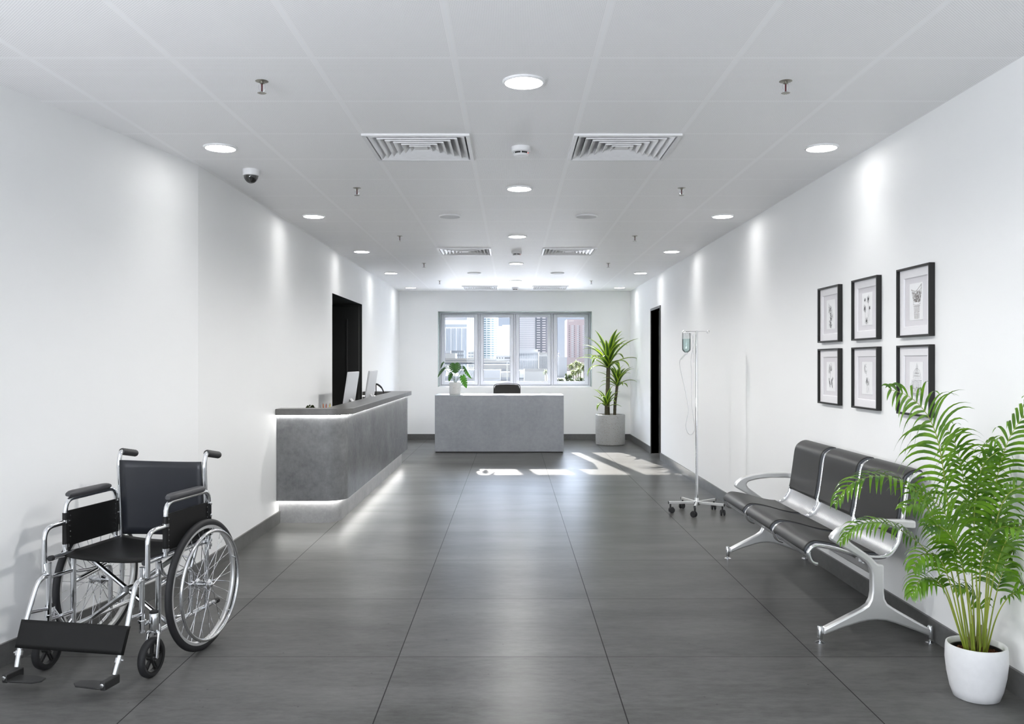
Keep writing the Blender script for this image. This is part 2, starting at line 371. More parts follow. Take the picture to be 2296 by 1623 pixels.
VENT_X, VENT_Y = (-0.545, 0.655), (5.11, 9.91, 14.71)
c = MB()
for i in range(-9, 6):
    for k in range(-14, 27):
        x0 = -0.245 + 0.6 * i; y0 = 0.01 + 0.6 * k; x1 = x0 + 0.6; y1 = min(y0 + 0.6, YB + 0.3)
        if y0 > YB + 0.2 or x0 > XR + 0.3: continue
        if any(abs((x0 + x1) / 2 - vx) < 0.1 for vx in VENT_X) and any(abs(y0 + 0.3 - vy) < 0.1 for vy in VENT_Y): continue
        c.add([(x0, y0, HC), (x1, y0, HC), (x1, y1, HC), (x0, y1, HC)], [(0, 1, 2, 3)])
bmv = c
ceil = struct(c, 'ceiling', M['ceiling'], smooth=0)
bm = bmesh.new(); bm.from_mesh(ceil.data); bmesh.ops.remove_doubles(bm, verts=bm.verts, dist=1e-4)
for f_ in bm.faces:
    if f_.normal.z > 0: f_.normal_flip()
bm.to_mesh(ceil.data); bm.free()

LD0, LD1, RD0, RD1, DH = 9.73, 11.67, 12.36, 13.16, 2.20   # door openings
w = MB()
T = 0.18
w.box(XL - T, XL, YK, LD0, 0, HC).box(XL - T, XL, LD1, YB + 0.3, 0, HC).box(XL - T, XL, LD0, LD1, DH, HC)
w.prism([(XL, YK), (xl(YR), YR), (xl(YR) - T, YR), (XL - T, YK)], lambda a, b: (a, b, 0), lambda a, b: (a, b, HC))
struct(w, 'wall_left', M['wall'], smooth=0)
w = MB(); w.box(XR, XR + T, YR, RD0, 0, HC).box(XR, XR + T, RD1, YB + 0.3, 0, HC).box(XR, XR + T, RD0, RD1, DH, HC)
struct(w, 'wall_right', M['wall'], smooth=0)
WX0, WX1, WZ0, WZ1 = -1.347, 1.452, 0.957, 2.335
w = MB(); w.box(XL - T, WX0, YB, YB + 0.3, 0, HC).box(WX1, XR + T, YB, YB + 0.3, 0, HC).box(WX0, WX1, YB, YB + 0.3, 0, WZ0).box(WX0, WX1, YB, YB + 0.3, WZ1, HC)
struct(w, 'wall_back', M['wall'], smooth=0)
struct(MB().box(xl(YR) - 0.3, XR + T, YR - 0.15, YR, 0, HC), 'wall_front', M['wall'], smooth=0)

BH, BT = 0.105, 0.014
b = MB(); b.box(XL, XL + BT, YK, LD0, 0, BH).box(XL, XL + BT, LD1, YB, 0, BH)
b.prism([(XL, YK), (xl(YR), YR), (xl(YR) + BT, YR), (XL + BT, YK)], lambda p, q: (p, q, 0), lambda p, q: (p, q, BH))
struct(b, 'baseboard_left', M['skirting'], smooth=0)
b = MB(); b.box(XR - BT, XR, YR, RD0 - 0.04, 0, BH).box(XR - BT, XR, RD1 + 0.02, YB, 0, BH); struct(b, 'baseboard_right', M['skirting'], smooth=0)
struct(MB().box(XL + BT, XR - BT, YB - BT, YB, 0, BH), 'baseboard_back', M['skirting'], smooth=0)

# left doorway: dark recess with an open black leaf standing across it
d = thing('door_1', None, None, (XL, (LD0 + LD1) / 2, 0)); d['kind'] = 'structure'
o = d.location
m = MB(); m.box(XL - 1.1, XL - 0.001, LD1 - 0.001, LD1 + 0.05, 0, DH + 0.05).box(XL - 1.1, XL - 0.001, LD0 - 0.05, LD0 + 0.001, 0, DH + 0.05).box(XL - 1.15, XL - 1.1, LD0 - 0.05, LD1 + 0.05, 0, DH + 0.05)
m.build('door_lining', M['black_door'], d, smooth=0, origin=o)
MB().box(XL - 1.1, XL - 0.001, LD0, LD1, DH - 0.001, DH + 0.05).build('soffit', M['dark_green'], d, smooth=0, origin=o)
m = MB(); m.box(XL - 0.62, XL - 0.035, LD1 - 0.06, LD1 - 0.012, 0.01, DH - 0.03); dl = m.build('door_leaf', M['black_door'], d, smooth=0, origin=o, bevel=0.004)
MB().box(XL - 0.205, XL - 0.185, LD1 - 0.085, LD1 - 0.06, 0.55, 2.0).build('door_handle', M['black_pl'], dl, smooth=0, origin=o, bevel=0.004)
# right doorway
d = thing('door_2', None, None, (XR, (RD0 + RD1) / 2, 0)); d['kind'] = 'structure'
o = d.location
m = MB(); m.box(XR - 0.012, XR + T, RD0 - 0.035, RD0, 0, DH + 0.035).box(XR - 0.012, XR + T, RD1, RD1 + 0.035, 0, DH + 0.035).box(XR - 0.012, XR + T, RD0, RD1, DH, DH + 0.035)
m.build('door_frame', plain('dark_grey_door_frame', (0.035, 0.034, 0.032), 0.4), d, smooth=0, origin=o, bevel=0.003)
MB().box(XR + 0.11, XR + T, RD0, RD1, 0, DH).build('door_leaf', plain('dark_door_leaf', (0.045, 0.044, 0.042), 0.5), d, smooth=0, origin=o)

# window: reveal lining, outer frame, four casements with glass
d = thing('window_1', None, None, ((WX0 + WX1) / 2, YB + 0.3, WZ0)); d['kind'] = 'structure'
o = d.location
m = MB(); e = 0.006
m.box(WX0, WX0 + e, YB, YB + 0.30, WZ0, WZ1).box(WX1 - e, WX1, YB, YB + 0.30, WZ0, WZ1).box(WX0, WX1, YB, YB + 0.30, WZ1 - e, WZ1)
m.build('reveal', M['reveal'], d, smooth=0, origin=o)
MB().box(WX0, WX1, YB + 0.001, YB + 0.30, WZ0 - 0.001, WZ0 + e).build('sill', M['white'], d, smooth=0, origin=o)
YW = YB + 0.24                                              # front plane of the frame
def wx(px): return (px - 1148) * YW / FPX
def wz(py): return CAMH - (py - 811.5) * YW / FPX
fx0, fx1, fz0, fz1 = WX0 + e, WX1 - e, WZ0 + e, WZ1 - e
SASH = [(988.5, 1072.5, 997, 1064), (1076, 1152, 1084, 1144), (1156, 1236, 1164, 1228), (1240, 1320, 1249, 1311)]
m = MB(); sx0, sx1 = wx(988.5), wx(1320); sz1, sz0 = wz(703.5), wz(863.5)
m.box(fx0, sx0, YW, YW + 0.08, fz0, fz1).box(sx1, fx1, YW, YW + 0.08, fz0, fz1).box(sx0, sx1, YW, YW + 0.08, sz1, fz1).box(sx0, sx1, YW, YW + 0.08, fz0, sz0)
for a_, b_ in ((1072.5, 1076), (1152, 1156), (1236, 1240)): m.box(wx(a_), wx(b_), YW, YW + 0.08, sz0, sz1)
m.build('window_frame', M['frame_grey'], d, smooth=0, origin=o, bevel=0.003)
for (p0, p1, g0, g1) in SASH:
    a0, a1, z1_, z0_ = wx(p0) + 0.008, wx(p1) - 0.008, sz1 - 0.008, sz0 + 0.008; q0, q1, r1, r0 = wx(g0), wx(g1), wz(711), wz(855)
    m = MB(); m.box(a0, q0, YW - 0.012, YW + 0.05, z0_, z1_).box(q1, a1, YW - 0.012, YW + 0.05, z0_, z1_).box(q0, q1, YW - 0.012, YW + 0.05, r1, z1_).box(q0, q1, YW - 0.012, YW + 0.05, z0_, r0)
    m.box(a0 - .014, q0 - .01, YW + .03, YW + .05, z0_ - .014, z1_ + .014).box(q1 + .01, a1 + .014, YW + .03, YW + .05, z0_ - .014, z1_ + .014).box(q0 - .01, q1 + .01, YW + .03, YW + .05, r1 + .01, z1_ + .014).box(q0 - .01, q1 + .01, YW + .03, YW + .05, z0_ - .014, r0 - .01)
    sash = m.build('casement', M['frame_grey'], d, smooth=0, origin=o, bevel=0.004)
    m = MB(); g = 0.006
    m.box(q0, q0 + g, YW + 0.004, YW + 0.03, r0, r1).box(q1 - g, q1, YW + 0.004, YW + 0.03, r0, r1).box(q0, q1, YW + 0.004, YW + 0.03, r1 - g, r1).box(q0, q1, YW + 0.004, YW + 0.03, r0, r0 + g)
    m.build('gasket', M['gasket'], sash, smooth=0, origin=o)
    MB().box(q0, q1, YW + 0.012, YW + 0.018, r0, r1).build('pane', M['glass'], sash, smooth=0, origin=o)
    m = MB()
    for hz in (0.35, 0.75): m.box(a0 - 0.004, a0 + 0.004, YW - 0.022, YW - 0.010, z0_ + (z1_ - z0_) * hz - 0.04, z0_ + (z1_ - z0_) * hz + 0.04)
    m.build('hinge', M['frame_grey'], sash, smooth=0, origin=o)

# ------------------------------------------------------------------ ceiling fittings
ORD = ['nearest', 'second', 'third', 'fourth', 'fifth']
ZC = HC
def make_downlight():
    t = thing('ceiling_downlight', 'x', 'ceiling light', (0, 0, ZC), 0, 'round ceiling downlights')
    MB().lathe([(0.098, 0.0), (0.098, -0.006), (0.094, -0.0105), (0.087, -0.0105), (0.085, -0.006), (0.085, 0.0)], n=40, cap=False).build('trim_ring', M['white'], t)
    MB().lathe([(0.001, -0.009), (0.086, -0.009), (0.086, -0.003), (0.001, -0.003)], n=40, cap=False).build('diffuser', M['lamp'], t)
    return t
dl0 = make_downlight(); first = True
SPOT = {'centre': (112, 168, 0.6), 'left': (7, 104, 1.0), 'right': (7, 104, 1.0)}
for row, x, y0 in (('centre', 0.054, 3.91), ('left', -1.746, 5.11), ('right', 1.854, 5.11)):
    for k in range(5):
        y = y0 + 2.4 * k; r = dl0 if first else dup(dl0, (x, y, ZC)); first = False; r.location = (x, y, ZC)
        r['label'] = f'round glowing ceiling downlight in the {row} row, {ORD[k]} from the viewer' if k else f'round glowing ceiling downlight in the {row} row, nearest the viewer'
        sp = light('downlight_beam', 'SPOT', (0, 0, -0.03), SPOT[row][0], (1.0, 0.985, 0.96), spot_size=math.radians(SPOT[row][1]), spot_blend=SPOT[row][2], shadow_soft_size=0.05)
        sp.parent = r
        if row == 'centre':                               # wide batwing optic: less straight down, more to the sides
            sp.data.use_nodes = True; lt = sp.data.node_tree; em = next(n for n in lt.nodes if n.type == 'EMISSION')
            ge = lt.nodes.new('ShaderNodeNewGeometry'); sx = lt.nodes.new('ShaderNodeSeparateXYZ'); ab = lt.nodes.new('ShaderNodeMath'); ab.operation = 'ABSOLUTE'
            mr_ = lt.nodes.new('ShaderNodeMapRange'); mr_.interpolation_type = 'SMOOTHSTEP'
            for i, x_ in enumerate((0.56, 0.92, 1.0, 0.14)): mr_.inputs[i + 1].default_value = x_
            lt.links.new(ge.outputs['Incoming'], sx.inputs[0]); lt.links.new(sx.outputs['Z'], ab.inputs[0]); lt.links.new(ab.outputs[0], mr_.inputs[0]); lt.links.new(mr_.outputs[0], em.inputs['Strength'])

def make_sprinkler():
    t = thing('fire_sprinkler', 'x', 'sprinkler', (0, 0, ZC), 0, 'pendent fire sprinklers'); t.scale = (0.70, 0.70, 0.70)
    MB().lathe([(0.001, -0.004), (0.030, -0.004), (0.042, -0.001), (0.042, 0.001)], n=28, cap=False).lathe([(0.013, -0.003), (0.013, -0.016), (0.009, -0.020)], n=16).build('escutcheon', M['brass'], t)
    MB().cyl((0, 0, -0.018), (0, 0, -0.068), 0.0055, 10).build('glass_bulb', M['red_bulb'], t)
    m = MB()
    for s_ in (-1, 1): m.tube(spline([(s_ * 0.014, 0, -0.012), (s_ * 0.021, 0, -0.032), (s_ * 0.018, 0, -0.055), (s_ * 0.006, 0, -0.072)], 5), 0.0026, 8)
    m.cyl((0, 0, -0.066), (0, 0, -0.078), 0.005, 10).build('yoke', M['chrome'], t)
    poly = []
    for k in range(24):
        rr = 0.029 if k % 2 == 0 else 0.022; a = 2 * PI * k / 24; poly.append((rr * math.cos(a), rr * math.sin(a)))
    MB().prism(poly, lambda a, b: (a, b, -0.079), lambda a, b: (a, b, -0.0765)).build('deflector', M['brass'], t, smooth=0)
    return t
sp0 = make_sprinkler(); first = True
for side, x in (('left', -1.146), ('right', 1.254)):
    for k in range(5):
        r = sp0 if first else dup(sp0, (0, 0, 0)); first = False; r.location = (x, 3.91 + 2.4 * k, ZC)
        r['label'] = f'small metal fire sprinkler on the {side} half of the ceiling, {ORD[k]} from the viewer' if k else f'small metal fire sprinkler on the {side} half of the ceiling, nearest the viewer'

def make_vent():
    t = thing('air_diffuser', 'x', 'air vent', (0, 0, ZC), 0, 'square ceiling air diffusers'); m = MB()
    def sq(h, z): return [(-h, -h, z), (h, -h, z), (h, h, z), (-h, h, z)]
    def band(mb, a, b):
        mb.add(a + b, [(i, (i + 1) % 4, (i + 1) % 4 + 4, i + 4) for i in range(4)])
    band(m, sq(0.305, 0.0), sq(0.305, -0.012)); band(m, sq(0.305, -0.012), sq(0.283, -0.012)); band(m, sq(0.283, -0.012), sq(0.278, 0.02)); band(m, sq(0.278, 0.02), sq(0.278, 0.11))
    m.build('frame', M['white'], t, smooth=0)
    MB().box(-0.28, 0.28, -0.28, 0.28, 0.11, 0.115).build('plenum', M['off_white'], t, smooth=0)
    m = MB()
    for k in range(6):
        h = 0.274 - 0.042 * k
        band(m, sq(h, -0.006), sq(h - 0.047, 0.034)); band(m, sq(h, -0.006), sq(h - 0.0015, -0.012)); band(m, sq(h - 0.0015, -0.012), sq(h - 0.048, 0.030))
    m.add(sq(0.04, -0.006), [(0, 1, 2, 3)]); m.build('louvres', M['white'], t, smooth=0)
    return t
v0 = make_vent(); first = True
for j, vy in enumerate(VENT_Y):
    for side, vx in zip(('left', 'right'), VENT_X):
        r = v0 if first else dup(v0, (0, 0, 0)); first = False; r.location = (vx, vy, ZC)
        r['label'] = f'square white ceiling air diffuser with nested louvres, {side} one of the ' + ('nearest', 'middle', 'farthest')[j] + ' pair'

def make_speaker():
    t = thing('ceiling_speaker', 'x', 'ceiling speaker', (0, 0, ZC), 0, 'round ceiling speakers')
    MB().lathe([(0.098, 0.0), (0.098, -0.008), (0.093, -0.012), (0.086, -0.011)], n=40, cap=False).build('rim', M['white'], t)
    MB().lathe([(0.001, -0.0115), (0.088, -0.0115), (0.088, -0.002)], n=40, cap=False).build('grille', M['off_white'], t)
    return t
s0 = make_speaker(); first = True
for j, y in enumerate((7.51, 12.31)):
    for side, x in (('left', -0.546), ('right', 0.654)):
        r = s0 if first else dup(s0, (0, 0, 0)); first = False; r.location = (x, y, ZC)
        r['label'] = f'unlit grey round ceiling speaker, {side} one of the ' + ('nearer', 'farther')[j] + ' pair'

def make_detector():
    t = thing('smoke_detector', 'x', 'smoke detector', (0, 0, ZC), 0, 'white smoke detectors')
    MB().lathe([(0.058, 0.0), (0.058, -0.028), (0.052, -0.032), (0.048, -0.033)], n=36, cap=False).build('base', M['white'], t)
    MB().lathe([(0.046, -0.030), (0.043, -0.043)], n=36, cap=False).build('vent_slot', M['dark'], t)
    m = MB().lathe([(0.047, -0.043), (0.038, -0.053), (0.001, -0.055)], n=36, cap=False)
    for k in range(6):
        a = 2 * PI * (k + 0.5) / 6; u = Vector((math.cos(a), math.sin(a), 0)); w_ = Vector((-math.sin(a), math.cos(a), 0)); m.obox(u * 0.046 + V(0, 0, -0.038), u * 0.003, w_ * 0.003, V(0, 0, 0.008))
    m.build('cap', M['white'], t)
    MB().lathe([(0.001, -0.003), (0.003, -0.002), (0.004, 0)], (0.042, -0.026, -0.040), 10).build('indicator_light', M['red_led'], t)
    return t
q0 = make_detector()
for j, y in enumerate((5.11, 9.91, 14.71)):
    r = q0 if j == 0 else dup(q0, (0, 0, 0)); r.location = (0.054, y, ZC)
    r['label'] = 'white smoke detector on the ceiling between the ' + ('nearest', 'middle', 'farthest')[j] + ' pair of air diffusers'

t = thing('dome_camera', 'white dome security camera on the ceiling beside the left downlights', 'security camera', (-1.746, 5.71, ZC))
MB().lathe([(0.055, 0.0), (0.055, -0.034), (0.052, -0.040), (0.044, -0.042)], n=36).build('base', M['white'], t)
MB().lathe([(0.047 * math.cos(a), -0.041 - 0.050 * math.sin(a)) for a in [PI / 2 * k / 10 for k in range(11)]], n=32, cap=False).build('dome_cover', clear('smoked_dome', (0.55, 0.55, 0.55), 0.08, 0.03), t)
MB().lathe([(0.034, -0.038), (0.036, -0.062), (0.028, -0.078), (0.010, -0.083)], n=24).cyl((0, 0, -0.062), (0.008, -0.034, -0.066), 0.012).build('lens_unit', M['black_pl'], t)

# ------------------------------------------------------------------ reception counter
def rounded_L(x_in, x_out, y0, y1, r, n=12):
    """plan outline of a counter shell against the left wall with a rounded near corner"""
    pts = [(x_in, y0)]
    for k in range(n + 1):
        a = -PI / 2 + PI / 2 * k / n; pts.append((x_out - r + r * math.cos(a), y0 + r + r * math.sin(a)))
    pts += [(x_out, y1), (x_in, y1)]; return pts
CX0, CY0, CY1 = XL + 0.003, 7.38, 11.93
ct = thing('reception_counter', 'long grey concrete reception counter with glowing light strips along the left wall', 'counter', (-1.75, 9.6, 0)); o = ct.location
def shell(mb, x_out, y0, y1, r, z0, z1, x_in2, y_in0, y_in1):
    """ring-shaped wall: outer rounded outline minus the inner rectangle, as quads between the two loops"""
    n = 12; outer = [(CX0, y0)] + rounded_L(CX0, x_out, y0, y1, r, n)[1:]
    inner = [(CX0, y_in0)] + [(x_in2, y_in0)] * (n + 1) + [(x_in2, y_in1), (CX0, y_in1)]
    k = len(outer); vs = [(p[0], p[1], z) for z in (z0, z1) for lp in (outer, inner) for p in lp]; fs = []
    for i in range(k - 1):
        j = i + 1; O0, O1, I0, I1 = i, j, k + i, k + j; U = 2 * k
        fs += [(O0, O1, O1 + U, O0 + U), (O0 + U, O1 + U, I1 + U, I0 + U), (O1, O0, I0, I1)]
        if inner[i] != inner[j]: fs.append((I1, I0, I0 + U, I1 + U))
    fs = [f for f in fs]
    mb.add(vs, fs + [(0, 2 * k, 3 * k, k), (k - 1, 2 * k - 1, 4 * k - 1, 3 * k - 1)]); return mb
shell(MB(), -1.455, CY0 + 0.04, CY1 - 0.05, 0.17, 0.205, 0.945, -1.62, CY0 + 0.17, CY1 - 0.24).build('counter_body', M['counter'], ct, origin=o)
shell(MB(), -1.405, CY0, CY1, 0.19, 0.953, 1.008, -1.65, CY0 + 0.175, CY1 - 0.245).build('countertop', M['counter_top'], ct, origin=o, bevel=0.003)
shell(MB(), -1.53, CY0 + 0.12, CY1 - 0.08, 0.16, 0.0, 0.197, -1.64, CY0 + 0.19, CY1 - 0.25).build('plinth', M['plinth'], ct, origin=o)
shell(MB(), -1.44, CY0 + 0.025, CY1 - 0.06, 0.175, 0.9445, 0.9535, -1.60, CY0 + 0.15, CY1 - 0.22).build('upper_light_strip', M['led'], ct, origin=o)
shell(MB(), -1.51, CY0 + 0.10, CY1 - 0.09, 0.165, 0.1965, 0.206, -1.62, CY0 + 0.17, CY1 - 0.24).build('lower_light_strip', M['led'], ct, origin=o)
MB().box(CX0, -1.62, CY0 + 0.175, CY1 - 0.25, 0.715, 0.745).build('worktop', M['counter_top'], ct, smooth=0, origin=o)

def make_monitor():
    t = thing('desktop_monitor', 'x', 'monitor', (-1.80, 9.3, 0.745), 0, 'monitors on the reception counter')
    # local: screen plane leans back towards +x; width along y
    up = Vector((0.15, 0, 1)).normalized(); nx_ = Vector((1, 0, -0.15)).normalized(); c_ = Vector((0.045, 0, 0.37))
    sh = MB().obox(c_, V(0, 0.305, 0), up * 0.195, nx_ * 0.010).build('shell', M['monitor'], t, smooth=0, bevel=0.006)
    MB().obox(c_ - nx_ * 0.0115, V(0, 0.285, 0), up * 0.170, nx_ * 0.0012).build('screen', M['screen'], t, smooth=0)
    m = MB(); st = fillet([c_ + nx_ * 0.010 - up * 0.10, V(0.095, 0, 0.205), V(0.125, 0, 0.008), V(-0.06, 0, 0.008)], 0.02, 5)
    m.grid([[p + V(0, s_, 0) for p in st] for s_ in (-0.055, 0.055)]); m.build('stand', M['white'], t, solid=0.008)
    return t
m0 = make_monitor(); m0['label'] = 'pale grey monitor seen from behind on the counter, nearer of the two'
m1 = dup(m0, (-1.80, 10.62, 0.745), 'pale grey monitor seen from behind on the counter, farther one beside the black lamp')

t = thing('desk_lamp', 'black arched desk lamp behind the farther monitor on the counter', 'lamp', (-1.76, 11.05, 0.745)); z = 0
MB().lathe([(0.07, 0), (0.07, 0.012), (0.01, 0.016)], n=24).build('base', M['black_pl'], t)
MB().tube([(0, 0, 0.01), (0, 0, 0.372)], 0.006).build('stem', M['black_pl'], t)
MB().tube(spline([(-0.01, 0, 0.385), (0.03, -0.0, 0.372), (0.075, 0.0, 0.33), (0.10, 0.0, 0.27), (0.108, 0.0, 0.22)], 6), [0.012] * 12 + [0.009] * 13, 10).build('arm', M['black_pl'], t)
MB().lathe([(0.010, 0.05), (0.03, 0.02), (0.034, 0.0)], (0.108, 0, 0.175), 20, cap=False).build('lamp_shade', M['black_pl'], t, solid=0.003)

t = thing('small_plant', 'small dark leafy plant just showing over the near end of the counter', 'plant', (-1.825, 7.74, 0.758))
MB().lathe([(0.045, 0), (0.055, 0.11), (0.05, 0.115), (0.045, 0.105)], n=24).build('pot', M['dark'], t)
m = MB(); R = random.Random(4)
for k in range(260):
    a = R.uniform(0, 2 * PI); rr = R.uniform(0.01, 0.085); p = V(rr * math.cos(a), rr * math.sin(a), 0.165 + 0.09 * (1 - (rr / 0.09) ** 2) + R.uniform(-0.03, 0.012)); u = V(R.gauss(0, 1), R.gauss(0, 1), R.gauss(0, 0.6)).normalized() * 0.016; w_ = u.cross(V(0, 0, 1)).normalized() * 0.009
    m.add([p - u, p + w_, p + u, p - w_], [(0, 1, 2, 3)])
m.tube([(0, 0, 0.09), (0, 0, 0.2)], 0.008).build('foliage', M['moss'], t, smooth=0)
pt = thing('pencil_cup', 'dark pencil cup on the worktop behind the near end of the counter', 'pencil cup', (-1.70, 7.78, 0.745))
MB().lathe([(0.035, 0), (0.035, 0.19), (0.032, 0.19), (0.032, 0.006)], n=24).build('cup', M['dark'], pt)
for nm, mt, dx, dy, zt, lab in (('pencil', 'pen_grey', -0.045, 0.0, 0.283, 'grey pencil leaning left in the cup behind the counter'), ('pencil', 'pen_or', -0.022, 0.012, 0.288, 'orange pencil in the cup behind the counter'),
                               ('pencil', 'pen_red', 0.008, -0.01, 0.286, 'red pencil upright in the cup behind the counter'), ('pencil', 'pen_yel', 0.036, 0.0, 0.286, 'yellow pencil leaning right in the cup behind the counter')):
    r = thing(nm, lab, 'pencil', (-1.70 + dx * 0.4, 7.78 + dy, 0.755), 0, 'pencils in the cup')
    p1 = V(dx * 0.75, dy * 0.3, zt - 0.012); p0 = V(0, 0, 0)
    MB().tube([p0, p1], 0.0045, 8).build('shaft', M[mt], r); dd = (p1 - p0).normalized()
    MB().tube([p1, p1 + dd * 0.012], [0.0045, 0.001], 8).build('tip', M['pen_grey'], r)

# ------------------------------------------------------------------ free-standing desk, chair behind it
DX0, DX1, DY0, DY1, DZ = -1.202, 0.806, 13.29, 13.97, 0.897
t = thing('reception_desk', 'pale grey concrete desk with a solid front facing the corridor', 'desk', ((DX0 + DX1) / 2, 13.63, 0)); o = t.location
m = MB(); m.box(DX0, DX1, DY0, DY0 + 0.045, 0.018, DZ - 0.002).box(DX0, DX0 + 0.045, DY0 + 0.045, DY1, 0.018, DZ - 0.002).box(DX1 - 0.045, DX1, DY0 + 0.045, DY1, 0.018, DZ - 0.002)
m.build('panels', M['desk'], t, smooth=0, origin=o, bevel=0.003)
MB().box(DX0 - 0.001, DX1 + 0.001, DY0 - 0.001, DY1, DZ - 0.012, DZ).build('desktop', M['desk'], t, smooth=0, origin=o, bevel=0.002)
MB().box(DX0 + 0.1, DX1 - 0.1, DY0 + 0.012, DY0 + 0.03, 0, 0.018).build('gap_shade_strip', M['dark'], t, smooth=0, origin=o)  # dark strip added to keep sunlit floor from showing under the desk
for (x, y) in ((DX0 + 0.06, DY0 + 0.05), (DX1 - 0.06, DY0 + 0.05), (DX0 + 0.06, DY1 - 0.06), (DX1 - 0.06, DY1 - 0.06)):
    MB().box(x - 0.045, x + 0.045, y - 0.035, y + 0.035, 0, 0.018).build('foot', M['dark'], t, smooth=0, origin=o)

t = thing('office_chair', 'black office chair tucked behind the concrete desk under the window', 'chair', (-0.085, 14.55, 0))
ys = []
rows = []
for i in range(9):
    zz = 0.55 + 0.475 * i / 8; hw = 0.205 + 0.02 * math.sin(PI * i / 8) - (0.012 if i == 8 else 0)
    rows.append([V(hw * (k / 6 - 1), -0.10 + 0.06 * (1 - (k / 6 - 1) ** 2) - 0.03 * math.sin(PI * i / 8), zz + (0.012 * (1 - (k / 6 - 1) ** 2) if i == 8 else 0)) for k in range(13)])
MB().grid(rows).build('backrest', M['mesh_blk'], t, solid=0.035, bevel=0.012)
MB().tube(fillet([V(-0.225, -0.11, 0.56), V(-0.222, -0.11, 1.035), V(0, -0.065, 1.055), V(0.222, -0.11, 1.035), V(0.225, -0.11, 0.56)], 0.05), 0.006, 8).build('back_frame', M['mesh_blk'], t)
MB().box(-0.24, 0.24, -0.02, 0.42, 0.44, 0.50).build('seat', M['mesh_blk'], t, bevel=0.025, seg=3)
m = MB().tube([(0, 0.2, 0.09), (0, 0.2, 0.44)], 0.028)
m.tube(fillet([V(0, 0.1, 0.43), V(0, -0.12, 0.43), V(0, -0.12, 0.62)], 0.05), 0.018); m.build('column', M['black_pl'], t)
for k in range(5):
    a = 2 * PI * k / 5 + 0.3; u = V(math.cos(a), math.sin(a), 0); l = MB().tube([V(0, 0.2, 0.10), V(0, 0.2, 0.08) + u * 0.28], [0.024, 0.014], 8).build('leg', M['black_pl'], t)
    MB().lathe([(0.026, -0.018), (0.03, -0.01), (0.03, 0.01), (0.026, 0.018)], V(0, 0.2, 0.031) + u * 0.28, 16, axis=u.cross(V(0, 0, 1))).build('caster', M['rubber'], l)

# ------------------------------------------------------------------ potted plants at the back
def leaf_strip(mb, path, side, widths, fold=0.25, up=None):
    """leaf blade along path: three verts across, V fold, uv across 0..1"""
    b = len(mb.v); n = len(path); vs = []
    for i, p in enumerate(path):
        tdir = (path[min(i + 1, n - 1)] - path[max(i - 1, 0)]).normalized(); s_ = (side - tdir * side.dot(tdir)); s_.normalize(); nn = s_.cross(tdir)
        if nn.z < 0: nn = -nn
        w_ = widths[i]; vs += [p - s_ * w_ + nn * w_ * fold, p, p + s_ * w_ + nn * w_ * fold]
    mb.add(vs, [(3 * i + k, 3 * i + k + 1, 3 * i + k + 4, 3 * i + k + 3) for i in range(n - 1) for k in (0, 1)])
    for i in range(n):
        for k in range(3): mb.uv[b + 3 * i + k] = (k / 2, i / (n - 1))
def arc_leaf(mb, base, az, el, L, droop, width, n=9, R=None):
    """leaf starting in direction (az, el) and sagging"""
    p = Vector(base); h = Vector((math.cos(az), math.sin(az), 0)); e = el; path = [p.copy()]
    for i in range(n):
        path.append(path[-1] + (h * math.cos(e) + V(0, 0, 1) * math.sin(e)) * (L / n)); e -= droop / n * (0.4 + 1.6 * i / n)
    side = Vector((-h.y, h.x, 0)); ws = [width * max(0.06, math.sin(PI * min(1, 0.18 + 0.82 * i / n)) ** 0.8) for i in range(n + 1)]
    leaf_strip(mb, path, side, ws, 0.35)
DRX, DRY = 1.684, 14.62
t = thing('dracaena_plant', 'tall variegated dracaena in a speckled terrazzo pot by the back right corner', 'plant', (DRX, DRY, 0)); o = t.location
MB().lathe([(0.235, 0.0), (0.247, 0.012), (0.250, 0.05), (0.252, 0.50), (0.248, 0.515), (0.236, 0.52), (0.228, 0.512), (0.226, 0.44)], n=56).build('pot', M['terrazzo'], t)
MB().lathe([(0.226, 0.44), (0.12, 0.448), (0.01, 0.45)], n=40, cap=False).build('soil', M['soil'], t)
def dp(px, py, dy=0.0): return at(px, py, DRY + dy) - Vector((DRX, DRY, 0))
canes = [([dp(1363, 935), dp(1362, 900), dp(1363, 860), dp(1364, 822)], 0.037), ([dp(1378, 935, 0.08), dp(1379, 905, 0.08), dp(1382, 880, 0.08), dp(1384, 860, 0.08)], 0.026), ([dp(1359.5, 935, -0.08), dp(1359.5, 915, -0.08), dp(1360, 905, -0.08)], 0.030)]
for pts, r_ in canes:
    pts = [Vector((pts[0].x, pts[0].y, 0.44))] + pts[1:]
    sp_ = spline(pts, 8); MB().tube(sp_, [r_ * (1 + 0.06 * (i % 2)) * (1 - 0.12 * i / len(sp_)) for i in range(len(sp_))], 12).build('cane', M['cane'], t)
def crown(base, nl, L, wd, seed, spread=1.0):
    R = random.Random(seed); m = MB()
    for k in range(nl):
        f_ = k / nl; az = k * 2.39996 + R.uniform(-0.25, 0.25); el = 1.42 - 0.95 * f_ * spread + R.uniform(-0.12, 0.12)
        arc_leaf(m, Vector(base) + V(0, 0, 0.09 * (1 - f_) - 0.055), az, el, L * R.uniform(0.75, 1.12), R.uniform(0.8, 1.9) * (0.55 + 0.75 * f_), wd * R.uniform(0.85, 1.15), 10)
    m.v = [(min(x, XR - DRX - .01), min(y, YB - DRY - .01), z) for x, y, z in m.v]
    m.build('leaf_crown', M['drac'], t, smooth=60)
crown(dp(1364, 820), 26, 0.66, 0.046, 3); crown(dp(1384, 862, 0.08), 18, 0.43, 0.034, 8); crown(dp(1360, 908, -0.08), 15, 0.36, 0.031, 5)

